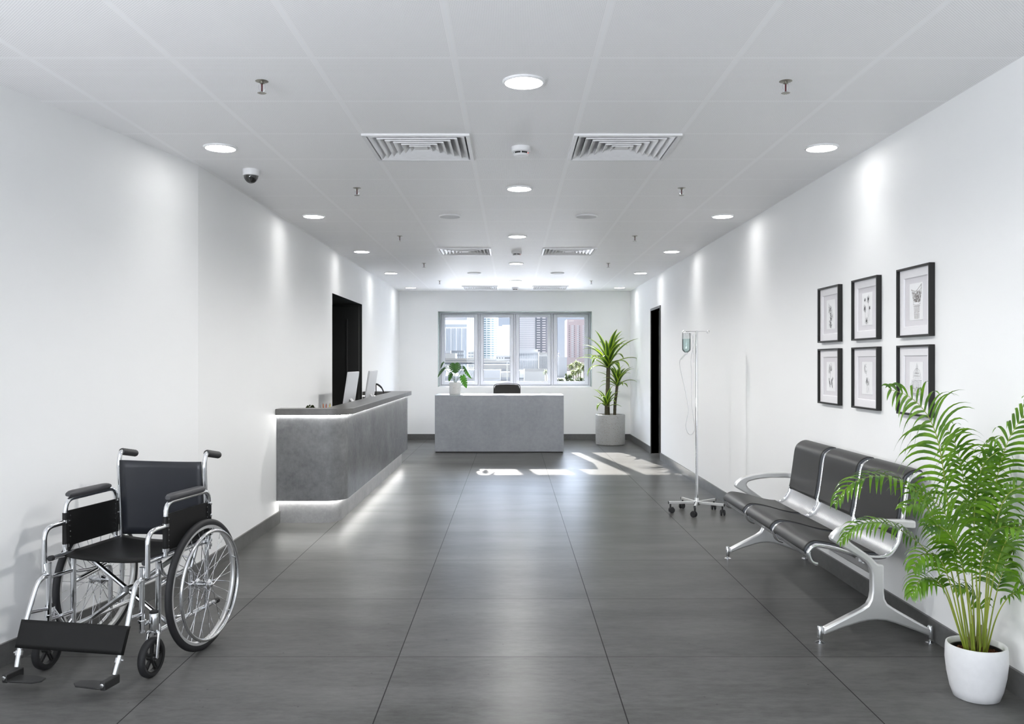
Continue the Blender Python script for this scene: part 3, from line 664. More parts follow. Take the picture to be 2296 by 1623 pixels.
MX, MY = (1020.5 - 1148) * 13.58 / FPX, 13.58
t = thing('monstera_plant', 'monstera with split leaves in a pale speckled pot on the concrete desk', 'plant', (MX, MY, DZ)); o = t.location
MB().lathe([(0.086, 0), (0.092, 0.008), (0.0945, 0.19), (0.090, 0.192), (0.086, 0.185), (0.086, 0.15)], n=40).build('pot', M['pot_speck'], t)
MB().lathe([(0.087, 0.15), (0.01, 0.158)], n=24, cap=False).build('soil', M['soil'], t)
def monstera_outline(notch=5):
    """half outline of a split heart leaf, x sideways (0..0.5), y along (0 stem .. 1 tip)"""
    half = [(0.02, 0.0), (0.10, -0.10), (0.24, -0.14)]
    top = [(0.36, -0.08), (0.46, 0.08), (0.50, 0.26), (0.47, 0.44), (0.38, 0.62), (0.26, 0.78)]
    pts = list(half)
    for i, (x, y) in enumerate(top):
        pts.append((x, y))
        if i < len(top) - 1:
            nx2, ny2 = top[i + 1]; mx, my = (x + nx2) / 2, (y + ny2) / 2
            pts += [(mx * 0.97 + 0.004, my - 0.035), (mx * 0.42, my - 0.10), (mx * 0.97, my + 0.012)]
    pts += [(0.12, 0.92), (0.0, 1.0)]; return pts
def monstera_leaf(base, tip, side, size, curl=0.2):
    base, tip = Vector(base), Vector(tip); ax = tip - base; L = ax.length; ax.normalize(); side = Vector(side); side = (side - ax * side.dot(ax)).normalized(); nn = side.cross(ax)
    m = MB(); pts = monstera_outline()
    st = MB
    for s_ in (-1, 1):
        poly = [(0.0, 0.0)] + pts
        vs = []
        for (x, y) in poly:
            p = base + ax * (y * L) + side * (s_ * x * size) - nn * (curl * L * (y * y) * 0.35) + nn * (abs(x) * size * 0.25)
            vs.append(p)
        m.add(vs, [tuple(range(len(vs)))])
    return m
leaves = [((1014, 822), (1020, 837.5), (1, 0.1, 0.1), 0.20, 0.0, 0.0), ((1042, 822), (1056, 850), (0.5, 0.9, 0.1), 0.13, -0.02, 0.05), ((1037, 843), (1046, 871), (0.95, 0.2, 0.25), 0.11, -0.05, -0.08),
          ((998, 826), (980, 845), (0.45, 0.9, 0.0), 0.12, 0.02, 0.06), ((996, 812), (987, 826), (0.3, 0.9, 0.1), 0.10, 0.06, 0.1), ((1014, 838), (1005, 855), (0.55, 0.8, 0.1), 0.13, -0.06, -0.10)]
base = V(0, 0, 0.155)
for k, (a_, b_, sd, sz, d0, d1) in enumerate(leaves):
    p0 = at(a_[0], a_[1], MY + d0) - o; p1 = at(b_[0], b_[1], MY + d1) - o; Lf = (p1 - p0).length
    if k == 0: p0 = at(1020, 815, MY - 0.02) - o; p1 = at(1021, 838, MY - 0.10) - o
    lf = monstera_leaf(p0, p1, sd, sz, 0.25)
    lf.tube(spline([base + V(0.01 * (k - 2), 0, 0), (base + p0) * 0.5 + V(0, 0, 0.04), p0], 6), 0.0032, 6)
    lf.build('leaf', M['monstera'], t, smooth=50)

# ------------------------------------------------------------------ IV stand with bottle
IX, IY = 1.732, 8.0
t = thing('iv_stand', 'chrome drip stand on five casters by the right wall', 'iv stand', (IX, IY, 0))
MB().tube([(0, 0, 0.10), (0, 0, 0.95), (0, 0, 1.695), (0, 0, 1.708)], [0.0125, 0.0125, 0.0125, 0.009], 14).build('pole', M['chrome'], t)
MB().lathe([(0.030, 0.075), (0.032, 0.105), (0.022, 0.112), (0.018, 0.14)], n=20).build('hub', M['chrome'], t)
hb = MB().tube([(-0.112, 0, 1.700), (0.095, 0, 1.700)], 0.003, 8)
hb.tube(ring((-0.123, 0, 1.697), 0.012, (0, 1, 0), 20), 0.0028, 6, closed=True).tube(ring((0.107, 0, 1.697), 0.012, (0, 1, 0), 20), 0.0028, 6, closed=True); hb.build('hook_bar', M['chrome'], t)
for k, dg in enumerate((38, 110, 182, 254, 326)):
    a = math.radians(dg); u = V(math.cos(a), math.sin(a), 0); w_ = V(-u.y, u.x, 0); e_ = u * 0.262
    lg = MB(); lg.obox(u * 0.143 + V(0, 0, 0.098), u * 0.121, w_ * 0.0095, V(0, 0, 0.0115)); l = lg.build('leg', M['alu'], t, smooth=0, bevel=0.002)
    MB().obox(u * 0.267 + V(0, 0, 0.098), u * 0.0035, w_ * 0.010, V(0, 0, 0.012)).build('end_cap', M['black_pl'], l, smooth=0)
    rot = a + 0.9 + k * 1.1; cu = V(math.cos(rot), math.sin(rot), 0); cw = V(-cu.y, cu.x, 0); cc = e_ * 0.95 + cu * 0.012; m = MB()
    for s_ in (-1, 1): m.lathe([(0.024, -0.007), (0.028, -0.003), (0.028, 0.003), (0.024, 0.007)], cc + cw * 0.014 * s_ + V(0, 0, 0.029), 18, axis=cw)
    m.cyl(e_ * 0.95 + V(0, 0, 0.03), e_ * 0.95 + V(0, 0, 0.088), 0.008, 10); m.obox(cc + V(0, 0, 0.045), cu * 0.016, cw * 0.006, V(0, 0, 0.012)); m.build('caster', M['rubber'], l)
t = thing('iv_bottle', 'clear drip bottle of pale teal fluid hanging from the stand with coiled tubing', 'iv bottle', (IX - 0.1, IY, 1.50)); bz = 0.0
def ip(px, py, dy=0.0): return at(px, py, IY + dy) - Vector((IX - 0.1, IY, 1.50))
bc = ip(1539, 770); bx = bc.x
MB().lathe([(0.014, -0.005), (0.016, 0.004), (0.030, 0.014), (0.0385, 0.026), (0.0395, 0.04), (0.0395, 0.178), (0.037, 0.185), (0.012, 0.187)], (bx, 0, 0), 28).build('bottle', M['bottle'], t)
MB().lathe([(0.012, -0.003), (0.014, 0.006), (0.029, 0.017), (0.037, 0.028), (0.038, 0.042), (0.038, 0.130)], (bx, 0, 0), 28).build('fluid', M['liquid'], t)
MB().lathe([(0.003, -0.019), (0.013, -0.015), (0.017, -0.006), (0.015, 0.002)], (bx, 0, 0), 20).build('stopper', M['white'], t)
m = MB().tube(ring((bx, 0, 0.192), 0.009, (0, 1, 0), 16), 0.0016, 6, closed=True); m.build('hanger', M['chrome'], t)
MB().tube([ip(1538, 793), ip(1527, 805)], [0.007, 0.006], 10).build('drip_chamber', M['clear'], t)
tp = [(265, 395), (262, 430), (275, 500), (300, 610), (322, 740), (312, 810), (305, 860), (320, 908), (345, 917), (365, 890), (366, 850), (350, 740), (345, 600), (345, 480), (340, 400), (352, 330), (362, 290), (352, 240), (345, 210)]
tp = [(1440 + a / 3.12, 680 + b / 3.12) for a, b in tp]
MB().tube(spline([ip(1527, 805)] + [ip(a, b, 0.03 * math.sin(i)) for i, (a, b) in enumerate(tp)], 6), 0.0024, 7).tube(spline([ip(1556, 748), ip(1552, 775), ip(1556, 795), ip(1556, 813)], 6), 0.0022, 6).build('tubing', plain('translucent_tubing', (0.62, 0.63, 0.64), 0.3), t)
# ------------------------------------------------------------------ framed drawings on the right wall
def sketch(kind):
    """polylines in the unit square (u right, v up) and their stroke widths"""
    R = random.Random(hash(kind) % 1000 if False else sum(map(ord, kind))); L = []
    def j(s=0.008): return R.gauss(0, s)
    def line(pts, w=0.010, rep=1, jt=0.006):
        for _ in range(rep): L.append(([(x + j(jt), y + j(jt)) for x, y in pts], w * R.uniform(0.6, 1.3)))
    def loop(cx, cy, rx, ry, rot=0.0, w=0.010, a0=0, a1=2 * PI, n=16):
        n = max(n, 9); c_, s_ = math.cos(rot), math.sin(rot); p = []
        for i in range(n + 1):
            a = a0 + (a1 - a0) * i / n; x, y = rx * math.cos(a), ry * math.sin(a); p.append((cx + x * c_ - y * s_, cy + x * s_ + y * c_))
        line(p, w, 1, 0.004)
    if kind == 'sprig':
        line([(0.22, 0.90), (0.36, 0.82), (0.5, 0.72), (0.56, 0.55), (0.5, 0.3), (0.42, 0.06)], 0.014)
        line([(0.46, 0.80), (0.70, 0.66), (0.84, 0.36)], 0.008); line([(0.18, 0.55), (0.35, 0.68), (0.5, 0.76)], 0.008)
        for i in range(60):
            v = R.uniform(0.06, 0.8); u = 0.44 + 0.12 * math.sin(v * 4.2) + R.gauss(0, 0.085); loop(u, v, R.uniform(0.02, 0.05), R.uniform(0.05, 0.09), R.uniform(-0.8, 0.8), 0.012, R.uniform(0, 3), R.uniform(3.4, 6.3), 7)
        for i in range(20): v = R.uniform(0.08, 0.5); u = 0.45 + R.gauss(0, 0.06); line([(u, v), (u + R.gauss(0, 0.05), v + 0.06)], 0.022)
    elif kind == 'daisies':
        for (cx, cy, r) in ((0.62, 0.80, 0.17), (0.26, 0.52, 0.17), (0.45, 0.12, 0.15), (0.76, 0.52, 0.09), (0.28, 0.80, 0.08)):
            for i in range(24):
                a = 2 * PI * i / 24 + j(0.05); r0 = r * 0.15; r1 = r * R.uniform(0.7, 1.1); line([(cx + r0 * math.cos(a), cy + r0 * math.sin(a)), (cx + r1 * math.cos(a) + j(), cy + 0.8 * r1 * math.sin(a))], 0.009)
            for i in range(int(40 * r / 0.17)): loop(cx + j(0.02), cy + j(0.015), 0.012, 0.010, 0, 0.014, 0, 4, 5)
        line([(0.62, 0.72), (0.64, 0.5), (0.60, 0.2), (0.6, 0.02)], 0.008); line([(0.28, 0.46), (0.32, 0.25), (0.3, 0.03)], 0.008); line([(0.76, 0.48), (0.72, 0.25), (0.74, 0.1)], 0.006)
    elif kind == 'capital':
        for s_ in (0.0, 0.02): line([(0.12, 0.86 - s_), (0.45, 0.80 - s_), (0.60, 0.84 - s_), (0.92, 0.98 - s_)], 0.012); line([(0.12, 0.86), (0.17, 0.76), (0.5, 0.72), (0.88, 0.86), (0.92, 0.98)], 0.012)
        line([(0.17, 0.76), (0.24, 0.62), (0.30, 0.42)], 0.012); line([(0.92, 0.85), (0.84, 0.6), (0.80, 0.42)], 0.012)
        for i in range(130):
            v = R.uniform(0.50, 0.80); h = 0.24 + 0.12 * (v - 0.5) / 0.3; u = 0.56 + R.uniform(-h, h); loop(u, v, R.uniform(0.02, 0.05), R.uniform(0.02, 0.05), R.uniform(0, 3), R.choice((0.007, 0.012)), R.uniform(0, 3), R.uniform(3.5, 6.3), 7)
        for q in (0.42, 0.38, 0.20, 0.17): line([(0.28 + (0.42 - q) * 0.3, q), (0.56, q - 0.025), (0.82 - (0.42 - q) * 0.3, q)], 0.012)
        for i in range(11): u = 0.32 + 0.045 * i; line([(u, 0.39), (0.56 + (u - 0.56) * 0.86, 0.20)], 0.010); line([(0.56 + (u - 0.56) * 0.9, 0.16), (0.56 + (u - 0.56) * 0.84, 0.02)], 0.010)
    elif kind == 'rose':
        for i in range(7): loop(0.48 + j(0.01), 0.83 + j(0.01), 0.03 + 0.028 * i, 0.02 + 0.022 * i, R.uniform(0, 3), 0.010, R.uniform(0, 3), R.uniform(3.6, 6.2), 10)
        for i in range(14): loop(0.48 + R.gauss(0, 0.11), 0.76 + R.gauss(0, 0.07), 0.05, 0.08, R.uniform(-1, 1), 0.010, 2.5, 6.0, 8)
        line([(0.48, 0.66), (0.47, 0.45), (0.46, 0.2)], 0.012)
        for (cx, cy, ro) in ((0.33, 0.34, 0.5), (0.60, 0.30, -0.3), (0.40, 0.22, 0.2), (0.72, 0.40, -1.1), (0.70, 0.2, 0.2)):
            loop(cx, cy, 0.04, 0.12, ro, 0.010); loop(cx, cy, 0.02, 0.10, ro, 0.010); line([(cx, cy - 0.08), (cx + 0.01, cy + 0.08)], 0.018)
    elif kind == 'poppies':
        for i in range(4): loop(0.36, 0.80, 0.06 + 0.03 * i, 0.09 + 0.022 * i, 0.3, 0.010, R.uniform(0, 2), R.uniform(4, 6.2)); loop(0.52, 0.44, 0.08 + 0.035 * i, 0.10 + 0.022 * i, -0.2, 0.010, R.uniform(2, 4), R.uniform(6, 8.0))
        for i in range(14): line([(0.5 + j(0.04), 0.36 + j(0.03)), (0.5 + j(0.06), 0.46 + j(0.03))], 0.016)
        line([(0.40, 0.70), (0.46, 0.56)], 0.008); line([(0.50, 0.34), (0.46, 0.18), (0.46, 0.03)], 0.008); line([(0.54, 0.34), (0.60, 0.15), (0.58, 0.03)], 0.008); line([(0.68, 0.30), (0.70, 0.05)], 0.007); loop(0.68, 0.32, 0.03, 0.05, 0, 0.010)
    else:
        loop(0.56, 0.50, 0.32, 0.34, 0, 0.012, 0.12, PI - 0.12, 20)
        for q in (-0.7, -0.4, -0.12, 0.12, 0.4, 0.7): line([(0.56 + 0.32 * q, 0.50), (0.56 + 0.29 * q, 0.65), (0.56 + 0.10 * q, 0.83)], 0.008)
        for q in (0.62, 0.70): 
            for i in range(5): u = 0.56 + (i - 2) * (0.10 if q < 0.66 else 0.07); loop(u, q, 0.010, 0.014, 0, 0.012)
        line([(0.50, 0.83), (0.50, 0.90), (0.56, 0.94), (0.62, 0.90), (0.62, 0.83)], 0.012); line([(0.56, 0.94), (0.56, 1.0)], 0.008); line([(0.53, 0.83), (0.53, 0.9)], 0.008); line([(0.59, 0.83), (0.59, 0.9)], 0.008)
        for q in (0.50, 0.47, 0.30, 0.27, 0.13, 0.10): line([(0.20, q), (0.56, q - 0.015), (0.93, q)], 0.012, 2, 0.004)
        for i in range(13): u = 0.22 + 0.058 * i; line([(u, 0.46), (u, 0.29)], R.choice((0.010, 0.020))); line([(u, 0.26), (u, 0.12)], R.choice((0.008, 0.016)))
        loop(0.15, 0.30, 0.09, 0.12, 0, 0.010, 0, PI, 10); line([(0.06, 0.30), (0.06, 0.08)], 0.010); line([(0.15, 0.42), (0.15, 0.5)], 0.008)
        for i in range(70): u, v = R.uniform(0.06, 0.93), R.uniform(0.03, 0.30); loop(u, v, 0.03, 0.03, 0, 0.010, R.uniform(0, 3), R.uniform(3, 6), 6)
    return L
def picture(yc, zc, kind, label):
    t = thing('framed_drawing', label, 'picture', (XR - 0.001, yc, zc), 0, 'black framed drawings'); h = 0.187; fw = 0.011; D = 0.030
    def bx(mb, x0, x1, u0, u1, v0, v1): mb.box(-x1, -x0, u0, u1, v0, v1); return mb     # x measured out from the wall
    m = MB(); bx(m, 0, D, -h, -h + fw, -h, h); bx(m, 0, D, h - fw, h, -h, h); bx(m, 0, D, -h + fw, h - fw, h - fw, h); bx(m, 0, D, -h + fw, h - fw, -h, -h + fw)
    m.build('frame', M['frame_blk'], t, smooth=0, bevel=0.0015)
    a, b2, i0 = h - fw, 0.132, 0.1275; m = MB()
    m.add([(-0.013, -a, -a), (-0.013, a, -a), (-0.013, a, a), (-0.013, -a, a), (-0.013, -b2, -b2), (-0.013, b2, -b2), (-0.013, b2, b2), (-0.013, -b2, b2), (-0.006, -i0, -i0), (-0.006, i0, -i0), (-0.006, i0, i0), (-0.006, -i0, i0)],
          [(k, (k + 1) % 4, (k + 1) % 4 + 4, k + 4) for k in range(4)] + [(k + 4, (k + 1) % 4 + 4, (k + 1) % 4 + 8, k + 8) for k in range(4)])
    m.build('mat', M['mat_board'], t, smooth=0)
    bx(MB(), 0.002, 0.005, -a, a, -a, a).build('mount', M['mount'], t, smooth=0)
    pw, ph = 0.074, 0.098
    pp = bx(MB(), 0.005, 0.0072, -pw, pw, -ph, ph).build('print', M['paper'], t, smooth=0)
    m = MB()
    for pts, w_ in sketch(kind):
        q = [V(-0.00745, (0.5 - u) * 2 * pw * 0.94, (v - 0.5) * 2 * ph * 0.96) for u, v in pts]
        for p0, p1 in zip(q, q[1:]):
            d_ = p1 - p0
            if d_.length < 1e-6: continue
            n_ = V(0, -d_.z, d_.y).normalized() * (w_ * 0.040); m.obox((p0 + p1) / 2, d_ / 2 * 1.04, n_, V(0.0002, 0, 0))
    m.build('drawing', M['ink_brown'] if kind == 'capital' else M['ink'], pp, smooth=0)
for (yc, zc, kd, lb) in ((5.735, 1.734, 'sprig', 'black framed ink drawing of a drooping flower sprig'), (5.147, 1.734, 'daisies', 'black framed ink drawing of daisy blooms on stems'), (4.522, 1.734, 'capital', 'black framed drawing of an ornate column capital'),
                         (5.735, 1.317, 'rose', 'black framed ink drawing of a single rose'), (5.147, 1.317, 'poppies', 'black framed ink drawing of two open poppies'), (4.522, 1.317, 'dome', 'black framed ink drawing of a domed building behind the palm')):
    picture(yc, zc, kd, lb)

# ------------------------------------------------------------------ waiting bench
bt = thing('waiting_bench', 'three seat chrome waiting bench with black padded seats along the right wall', 'bench', (1.83, 5.24, 0)); o = bt.location
YE = (4.278, 6.118)
cast = [(1.565, .043), (1.565, .076), (1.66, .125), (1.755, .174), (1.785, .195), (1.800, .225), (1.806, .26), (1.806, .345), (1.798, .378), (1.780, .405), (1.756, .424), (1.698, .460), (1.619, .506), (1.600, .519), (1.599, .532), (1.612, .552), (1.640, .577), (1.675, .593), (1.715, .604), (1.775, .615), (1.839, .622), (1.955, .622), (2.028, .616), (2.028, .578), (1.955, .583), (1.86, .583), (1.79, .577), (1.735, .567), (1.70, .556), (1.685, .543), (1.686, .530), (1.697, .512), (1.72, .495), (1.755, .470), (1.80, .438), (1.826, .410), (1.838, .400), (1.860, .400), (1.868, .390), (1.868, .26), (1.872, .225), (1.886, .200), (1.92, .176), (2.0, .130), (2.10, .073), (2.10, .038), (2.0, .075), (1.92, .104), (1.88, .115), (1.835, .119), (1.79, .116), (1.75, .107), (1.66, .080)]
for y0 in YE:
    e_ = MB().prism(cast, lambda a, b: (a, y0, b), lambda a, b: (a, y0 + 0.044, b)).build('end_frame', M['alu'], bt, origin=o, bevel=0.010, seg=3, smooth=50)
    for fxp in (1.552, 2.108):
        MB().lathe([(0.0115, 0.016), (0.0135, 0.022), (0.0135, 0.082), (0.011, 0.086)], (fxp, y0 + 0.022, 0), 20).lathe([(0.005, 0.006), (0.005, 0.02)], (fxp, y0 + 0.022, 0), 12).lathe([(0.024, 0.0), (0.024, 0.003), (0.010, 0.008)], (fxp, y0 + 0.022, 0), 24).build('foot', M['chrome'], e_, origin=o)
MB().box(1.815, 1.860, YE[0] + 0.044, YE[1], 0.338, 0.380).build('beam', M['steel'], bt, smooth=0, origin=o, bevel=0.006)
prof = [(1.569, .383), (1.545, .392), (1.533, .413), (1.529, .438), (1.55, .462), (1.579, .4655), (1.655, .451), (1.756, .423), (1.845, .407), (1.908, .409), (1.95, .43), (1.984, .481), (1.997, .527), (2.007, .577), (2.022, .68), (2.038, .79), (2.058, .82), (2.087, .832), (2.115, .824), (2.126, .800)]
pc = spline([V(a, 0, b) for a, b in prof], 6)
def ptan(i): return (pc[min(i + 1, len(pc) - 1)] - pc[max(i - 1, 0)]).normalized()
def pnorm(i):
    t_ = ptan(i); return V(-t_.z, 0, t_.x)                          # upper / front side of the shell
alen = [0]
for i in range(1, len(pc)): alen.append(alen[-1] + (pc[i] - pc[i - 1]).length)
EDGE = [(4.372, 4.947), (4.953, 5.528), (5.534, 6.106)]
for k, (y0, y1) in enumerate(EDGE):
    sh = MB().grid([[p + V(0, yy, 0) for yy in (y0 + 0.010, (y0 + y1) / 2, y1 - 0.010)] for p in pc], uvf=lambda i, q: ((0, 0.2755, 0.551)[q], alen[i])).build('seat_shell', M['perf'], bt, origin=o, smooth=60, solid=0.0)
    for yy in (y0 + 0.010, y1 - 0.010):
        MB().tube([p + V(0, yy, 0) + pnorm(i) * 0.006 for i, p in enumerate(pc)], 0.0115, 10).build('side_tube', M['chrome'], sh, origin=o, smooth=60)
    for nm, i0, i1 in (('seat_pad', 16, 52), ('back_pad', 70, 108)):
        lo_, hi_ = [], []
        for i in range(i0, i1 + 1):
            f_ = (i - i0) / (i1 - i0); th = 0.026 * min(1, (min(f_, 1 - f_) / 0.06 + 0.35)); nn = pnorm(i); lo_.append(pc[i] + nn * 0.002); hi_.append(pc[i] + nn * (0.002 + th))
        poly = [(p.x, p.z) for p in lo_] + [(p.x, p.z) for p in reversed(hi_)]
        pd = MB().prism(poly, lambda a, b: (a, y0 + 0.034, b), lambda a, b: (a, y1 - 0.034, b)).build(nm, M['pad'], sh, origin=o, bevel=0.009, seg=3, smooth=60)
        for yy in (y0 + 0.031, y1 - 0.031): MB().tube([a.lerp(b, .48) + V(0, yy, 0) for a, b in zip(lo_, hi_)], 0.0085, 8).build('piping', M['piping'], sh, origin=o, smooth=60)
    # small brackets on the near tube
    MB().box(1.80, 1.875, y0 + 0.06, y0 + 0.10, 0.378, 0.405).box(1.80, 1.875, y1 - 0.10, y1 - 0.06, 0.378, 0.405).build('bracket', M['steel'], sh, smooth=0, origin=o)

# ------------------------------------------------------------------ wheelchair: a = sideways, b = forward, c = up
wc = thing('wheelchair', 'folding wheelchair with chrome frame and black vinyl seat by the left wall', 'wheelchair', (-1.812, 4.245, 0), -0.187)
def W(a, b, c): return Vector((a, -b, c))
TR = 0.0115
fr = MB(); fr2 = []
for s in (-1, 1):
    fr.tube([W(.24 * s, -.17, .505), W(.24 * s, .365, .512)], TR)                                                # seat rail
    fr.tube(fillet([W(.24 * s, -.135, .16), W(.24 * s, -.135, .52), W(.241 * s, -.112, .90), W(.241 * s, -.128, .952), W(.24 * s, -.17, .950)], [0, .05, .08, .05, 0]), TR)   # back cane
    fr.tube([W(.222 * s, .25, .495), W(.222 * s, .25, .155)], 0.013)                                               # front post
    fr.tube([W(.222 * s, .30, .167), W(.222 * s, -.25, .167)], TR)                                                 # lower rail
    fr.tube(fillet([W(.222 * s, .245, .375), W(.222 * s, -.02, .405), W(.222 * s, -.02, .17)], .05), TR)          # middle rail and rear upright
    fr.tube([W(.222 * s, -.02, .40), W(.235 * s, -.05, .50)], TR)
    fr.tube(fillet([W(.236 * s, .26, .49), W(.236 * s, .235, .42), W(.236 * s, .12, .40), W(.236 * s, .02, .405)], .04), 0.009)   # under-rail loop
    fr.tube([W(.236 * s, .395, .205), W(.236 * s, .395, .497)], 0.0125)                                            # swivel post
    fr.tube([W(.222 * s, .25, .235), W(.236 * s, .39, .235)], 0.009); fr.tube([W(.222 * s, .25, .43), W(.236 * s, .39, .43)], 0.009)
    for cz in (.255, .435): fr.lathe([(.014, -.006), (.019, -.005), (.019, .005), (.014, .006)], W(.236 * s, .395, cz), 16)
    fr.tube(fillet([W(.225 * s, .255, .20), W(.24 * s, .28, .165), W(.258 * s, .345, .275)], .03), 0.009)         # caster bracket
    fr.tube([W(.222 * s, -.02, .318), W(.262 * s, -.02, .318)], 0.012)                                             # axle stub
fr.build('frame', M['chrome'], wc, smooth=50)
xb = MB()
for s in (-1, 1):
    xb.tube([W(-.236 * s, .14 + .014 * s, .488), W(.215 * s, .14 + .014 * s, .17)], TR)
xb.lathe([(.016, -.03), (.016, .03)], W(0, .14, .328), 14, axis=(0, 1, 0)); xb.build('cross_brace', M['chrome'], wc)
rows = []
for i in range(11):
    b = -.135 + .425 * i / 10; rows.append([W(.236 * (k / 8 - 1), b, .516 - .028 * (1 - (k / 8 - 1) ** 2) * (0.6 + 0.4 * math.sin(PI * i / 10)) - (0.012 * ((i - 8) / 2) ** 2 if i > 8 else 0)) for k in range(17)])
MB().grid(rows).build('seat', M['vinyl_blk'], wc, solid=0.010, smooth=60)
rows = []
for i in range(11):
    c_ = .525 + .385 * i / 10; bb = -.128 + .03 * i / 10
    rows.append([W(.226 * (k / 8 - 1), bb - 0.026 * (1 - (k / 8 - 1) ** 2) - .006, c_ - (0.006 * (1 - (k / 8 - 1) ** 2) if i == 10 else 0)) for k in range(17)])
MB().grid(rows).build('backrest', M['vinyl'], wc, solid=0.012, smooth=60)
def side_parts(s):
    nm = 'left' if s < 0 else 'right'
    for (p, q, r, lab) in ((W(.24 * s, .366, .512), W(.24 * s, .386, .513), .0128, None),): MB().tube([p, q], r).build('end_cap', M['rubber'], wc)
    MB().tube([W(.222 * s, -.245, .167), W(.222 * s, -.275, .167)], .0135).build('end_cap', M['rubber'], wc)
    # push handle
    gp = [W(.24 * s, -.135 - .118 * i / 14, .951 - .022 * i / 14) for i in range(15)]
    MB().tube(gp, [.0165 + (.0022 if i % 2 else 0) for i in range(15)], 14).build('hand_grip', M['grip'], wc)
    # armrest
    ar = MB(); A = .262 * s
    ar.tube(fillet([W(A, .254, .515), W(A, .254, .762), W(A, -.118, .766), W(A, -.118, .47)], .055), 0.0115)
    ar.tube(fillet([W(A, .258, .656), W(A, .392, .652), W(A, .392, .452)], .055), 0.0115)
    ar.tube([W(A, .392, .50), W(.25 * s, .394, .46)], 0.009)
    for cz in (.66, .545, .49): ar.lathe([(.0115, -.008), (.0165, -.007), (.0165, .007), (.0115, .008)], W(A, .254 if cz > .5 else -.118, cz), 14)
    for cz in (.64, .70): ar.tube([W(A, -.118, cz), W(.243 * s, -.122, cz)], 0.006, 8); ar.lathe([(.004, -.006), (.009, -.004), (.009, .004), (.004, .006)], W(A + .010 * s, -.118, cz), 10, axis=(1, 0, 0))
    ar = ar.build('armrest', M['chrome'], wc, smooth=50)
    pd = []
    n = 14; rows = []
    m = MB(); path = [W(A, .238 - .305 * i / n, .783) for i in range(n + 1)]
    for i, p in enumerate(path):
        e = min(i, n - i) / n; hw = .024 * min(1, .55 + e * 5); hh = .017 * min(1, .5 + e * 6); row = []
        for k in range(16):
            a_ = 2 * PI * k / 16; cx, sx_ = math.cos(a_), math.sin(a_); row.append(p + V(math.copysign(abs(cx) ** .6, cx) * hw, 0, math.copysign(abs(sx_) ** .7, sx_) * hh))
        rows.append(row + [row[0]])
    m.grid(rows); m.add(rows[0][:-1], [tuple(range(16))]); m.add(rows[-1][:-1], [tuple(range(16))]); m.build('arm_pad', M['arm_pad'], ar, smooth=50)
    sp_ = MB(); sp_.obox(W(A - .004 * s, .069, .624), V(0.0035, 0, 0), V(0, .178, 0), V(0, 0, .084))
    for bb in (.254, -.118): sp_.tube([W(A, bb, .55 if bb > 0 else .54), W(A, bb, .70)], .0135, 12)
    sp_.build('side_panel', M['vinyl_blk'], ar, smooth=40)
    rv = MB()
    for i in range(6):
        for bb in (.236, -.098): rv.lathe([(.0035, -.009), (.0035, .009)], W(A - .004 * s, bb, .555 + .025 * i + .005), 8, axis=(1, 0, 0))
    rv.build('rivets', M['chrome'], ar)
    # rear wheel
    wa, wb, wz = .292 * s, -.02, .318
    rim = MB().tube(ring(W(wa, wb, wz), .283, (1, 0, 0), 72), 0.011, 8, closed=True)
    cc = W(wa, wb, wz); rp = [(.283, -.012), (.272, -.010), (.272, .010), (.283, .012)]
    rim = MB().lathe([(.292, -.012), (.276, -.011), (.271, -.004), (.271, .004), (.276, .011), (.292, .012)], cc, 72, axis=(1, 0, 0), cap=False).build('rear_wheel', M['alu'], wc, smooth=50)
    MB().lathe([(.289, -.0125), (.300, -.0150), (.311, -.0125), (.3175, -.004), (.3175, .004), (.311, .0125), (.300, .0150), (.289, .0125)], cc, 80, axis=(1, 0, 0), cap=False).build('tyre', M['rubber'], rim, smooth=70)
    hr = W(wa + .042 * s, wb, wz); h = MB().tube(ring(hr, .262, (1, 0, 0), 72), .0088, 8, closed=True)
    for k in range(6):
        a_ = 2 * PI * k / 6 + .3; u = V(0, math.cos(a_), math.sin(a_)); h.tube([cc + u * .274 + V(.006 * s, 0, 0), hr + u * .262], .004, 6)
    h.build('hand_rim', M['chrome'], rim, smooth=60)
    MB().lathe([(.010, -.052), (.014, -.045), (.026, -.034), (.026, -.030), (.016, -.026), (.016, .022), (.026, .026), (.026, .030), (.013, .036), (.013, .044), (.004, .050)], cc, 24, axis=(s, 0, 0)).build('hub', M['chrome'], rim, smooth=40)
    spk = MB(); ns = 32
    for k in range(ns):
        side_ = .028 if k % 2 else -.032; a0 = 2 * PI * k / ns; da = (1.15 if (k // 2) % 2 else -1.15)
        p0 = cc + V(side_ * s, math.cos(a0 + da) * .023, math.sin(a0 + da) * .023); p1 = cc + V(.003 * s * (1 if k % 2 else -1), math.cos(a0) * .273, math.sin(a0) * .273); spk.tube([p0, p1], .0016, 5, caps=False)
    spk.build('spokes', M['chrome'], rim, smooth=0)
    # front caster
    ca, cb = .266 * s, .37; cz = .0885; cen = W(ca, cb, cz)
    fk = MB(); fk.lathe([(.019, .205), (.021, .21), (.021, .278), (.017, .286)], W(ca, cb - .02, 0), 20)
    for q in (-1, 1): fk.tube(fillet([W(ca + .012 * q, cb - .02, .200), W(ca + .026 * q, cb - .015, .195), W(ca + .027 * q, cb - .005, .14), cen + V(.026 * q, 0, 0)], .02), [.0085] * 16, 8)
    fk.tube([cen + V(-.03, 0, 0), cen + V(.03, 0, 0)], .006, 10); fk = fk.build('caster_fork', M['chrome'], wc, smooth=50)
    MB().lathe([(.020, .282), (.020, .290), (.015, .294)], W(ca, cb - .02, 0), 18).build('stem_cap', M['rubber'], fk)
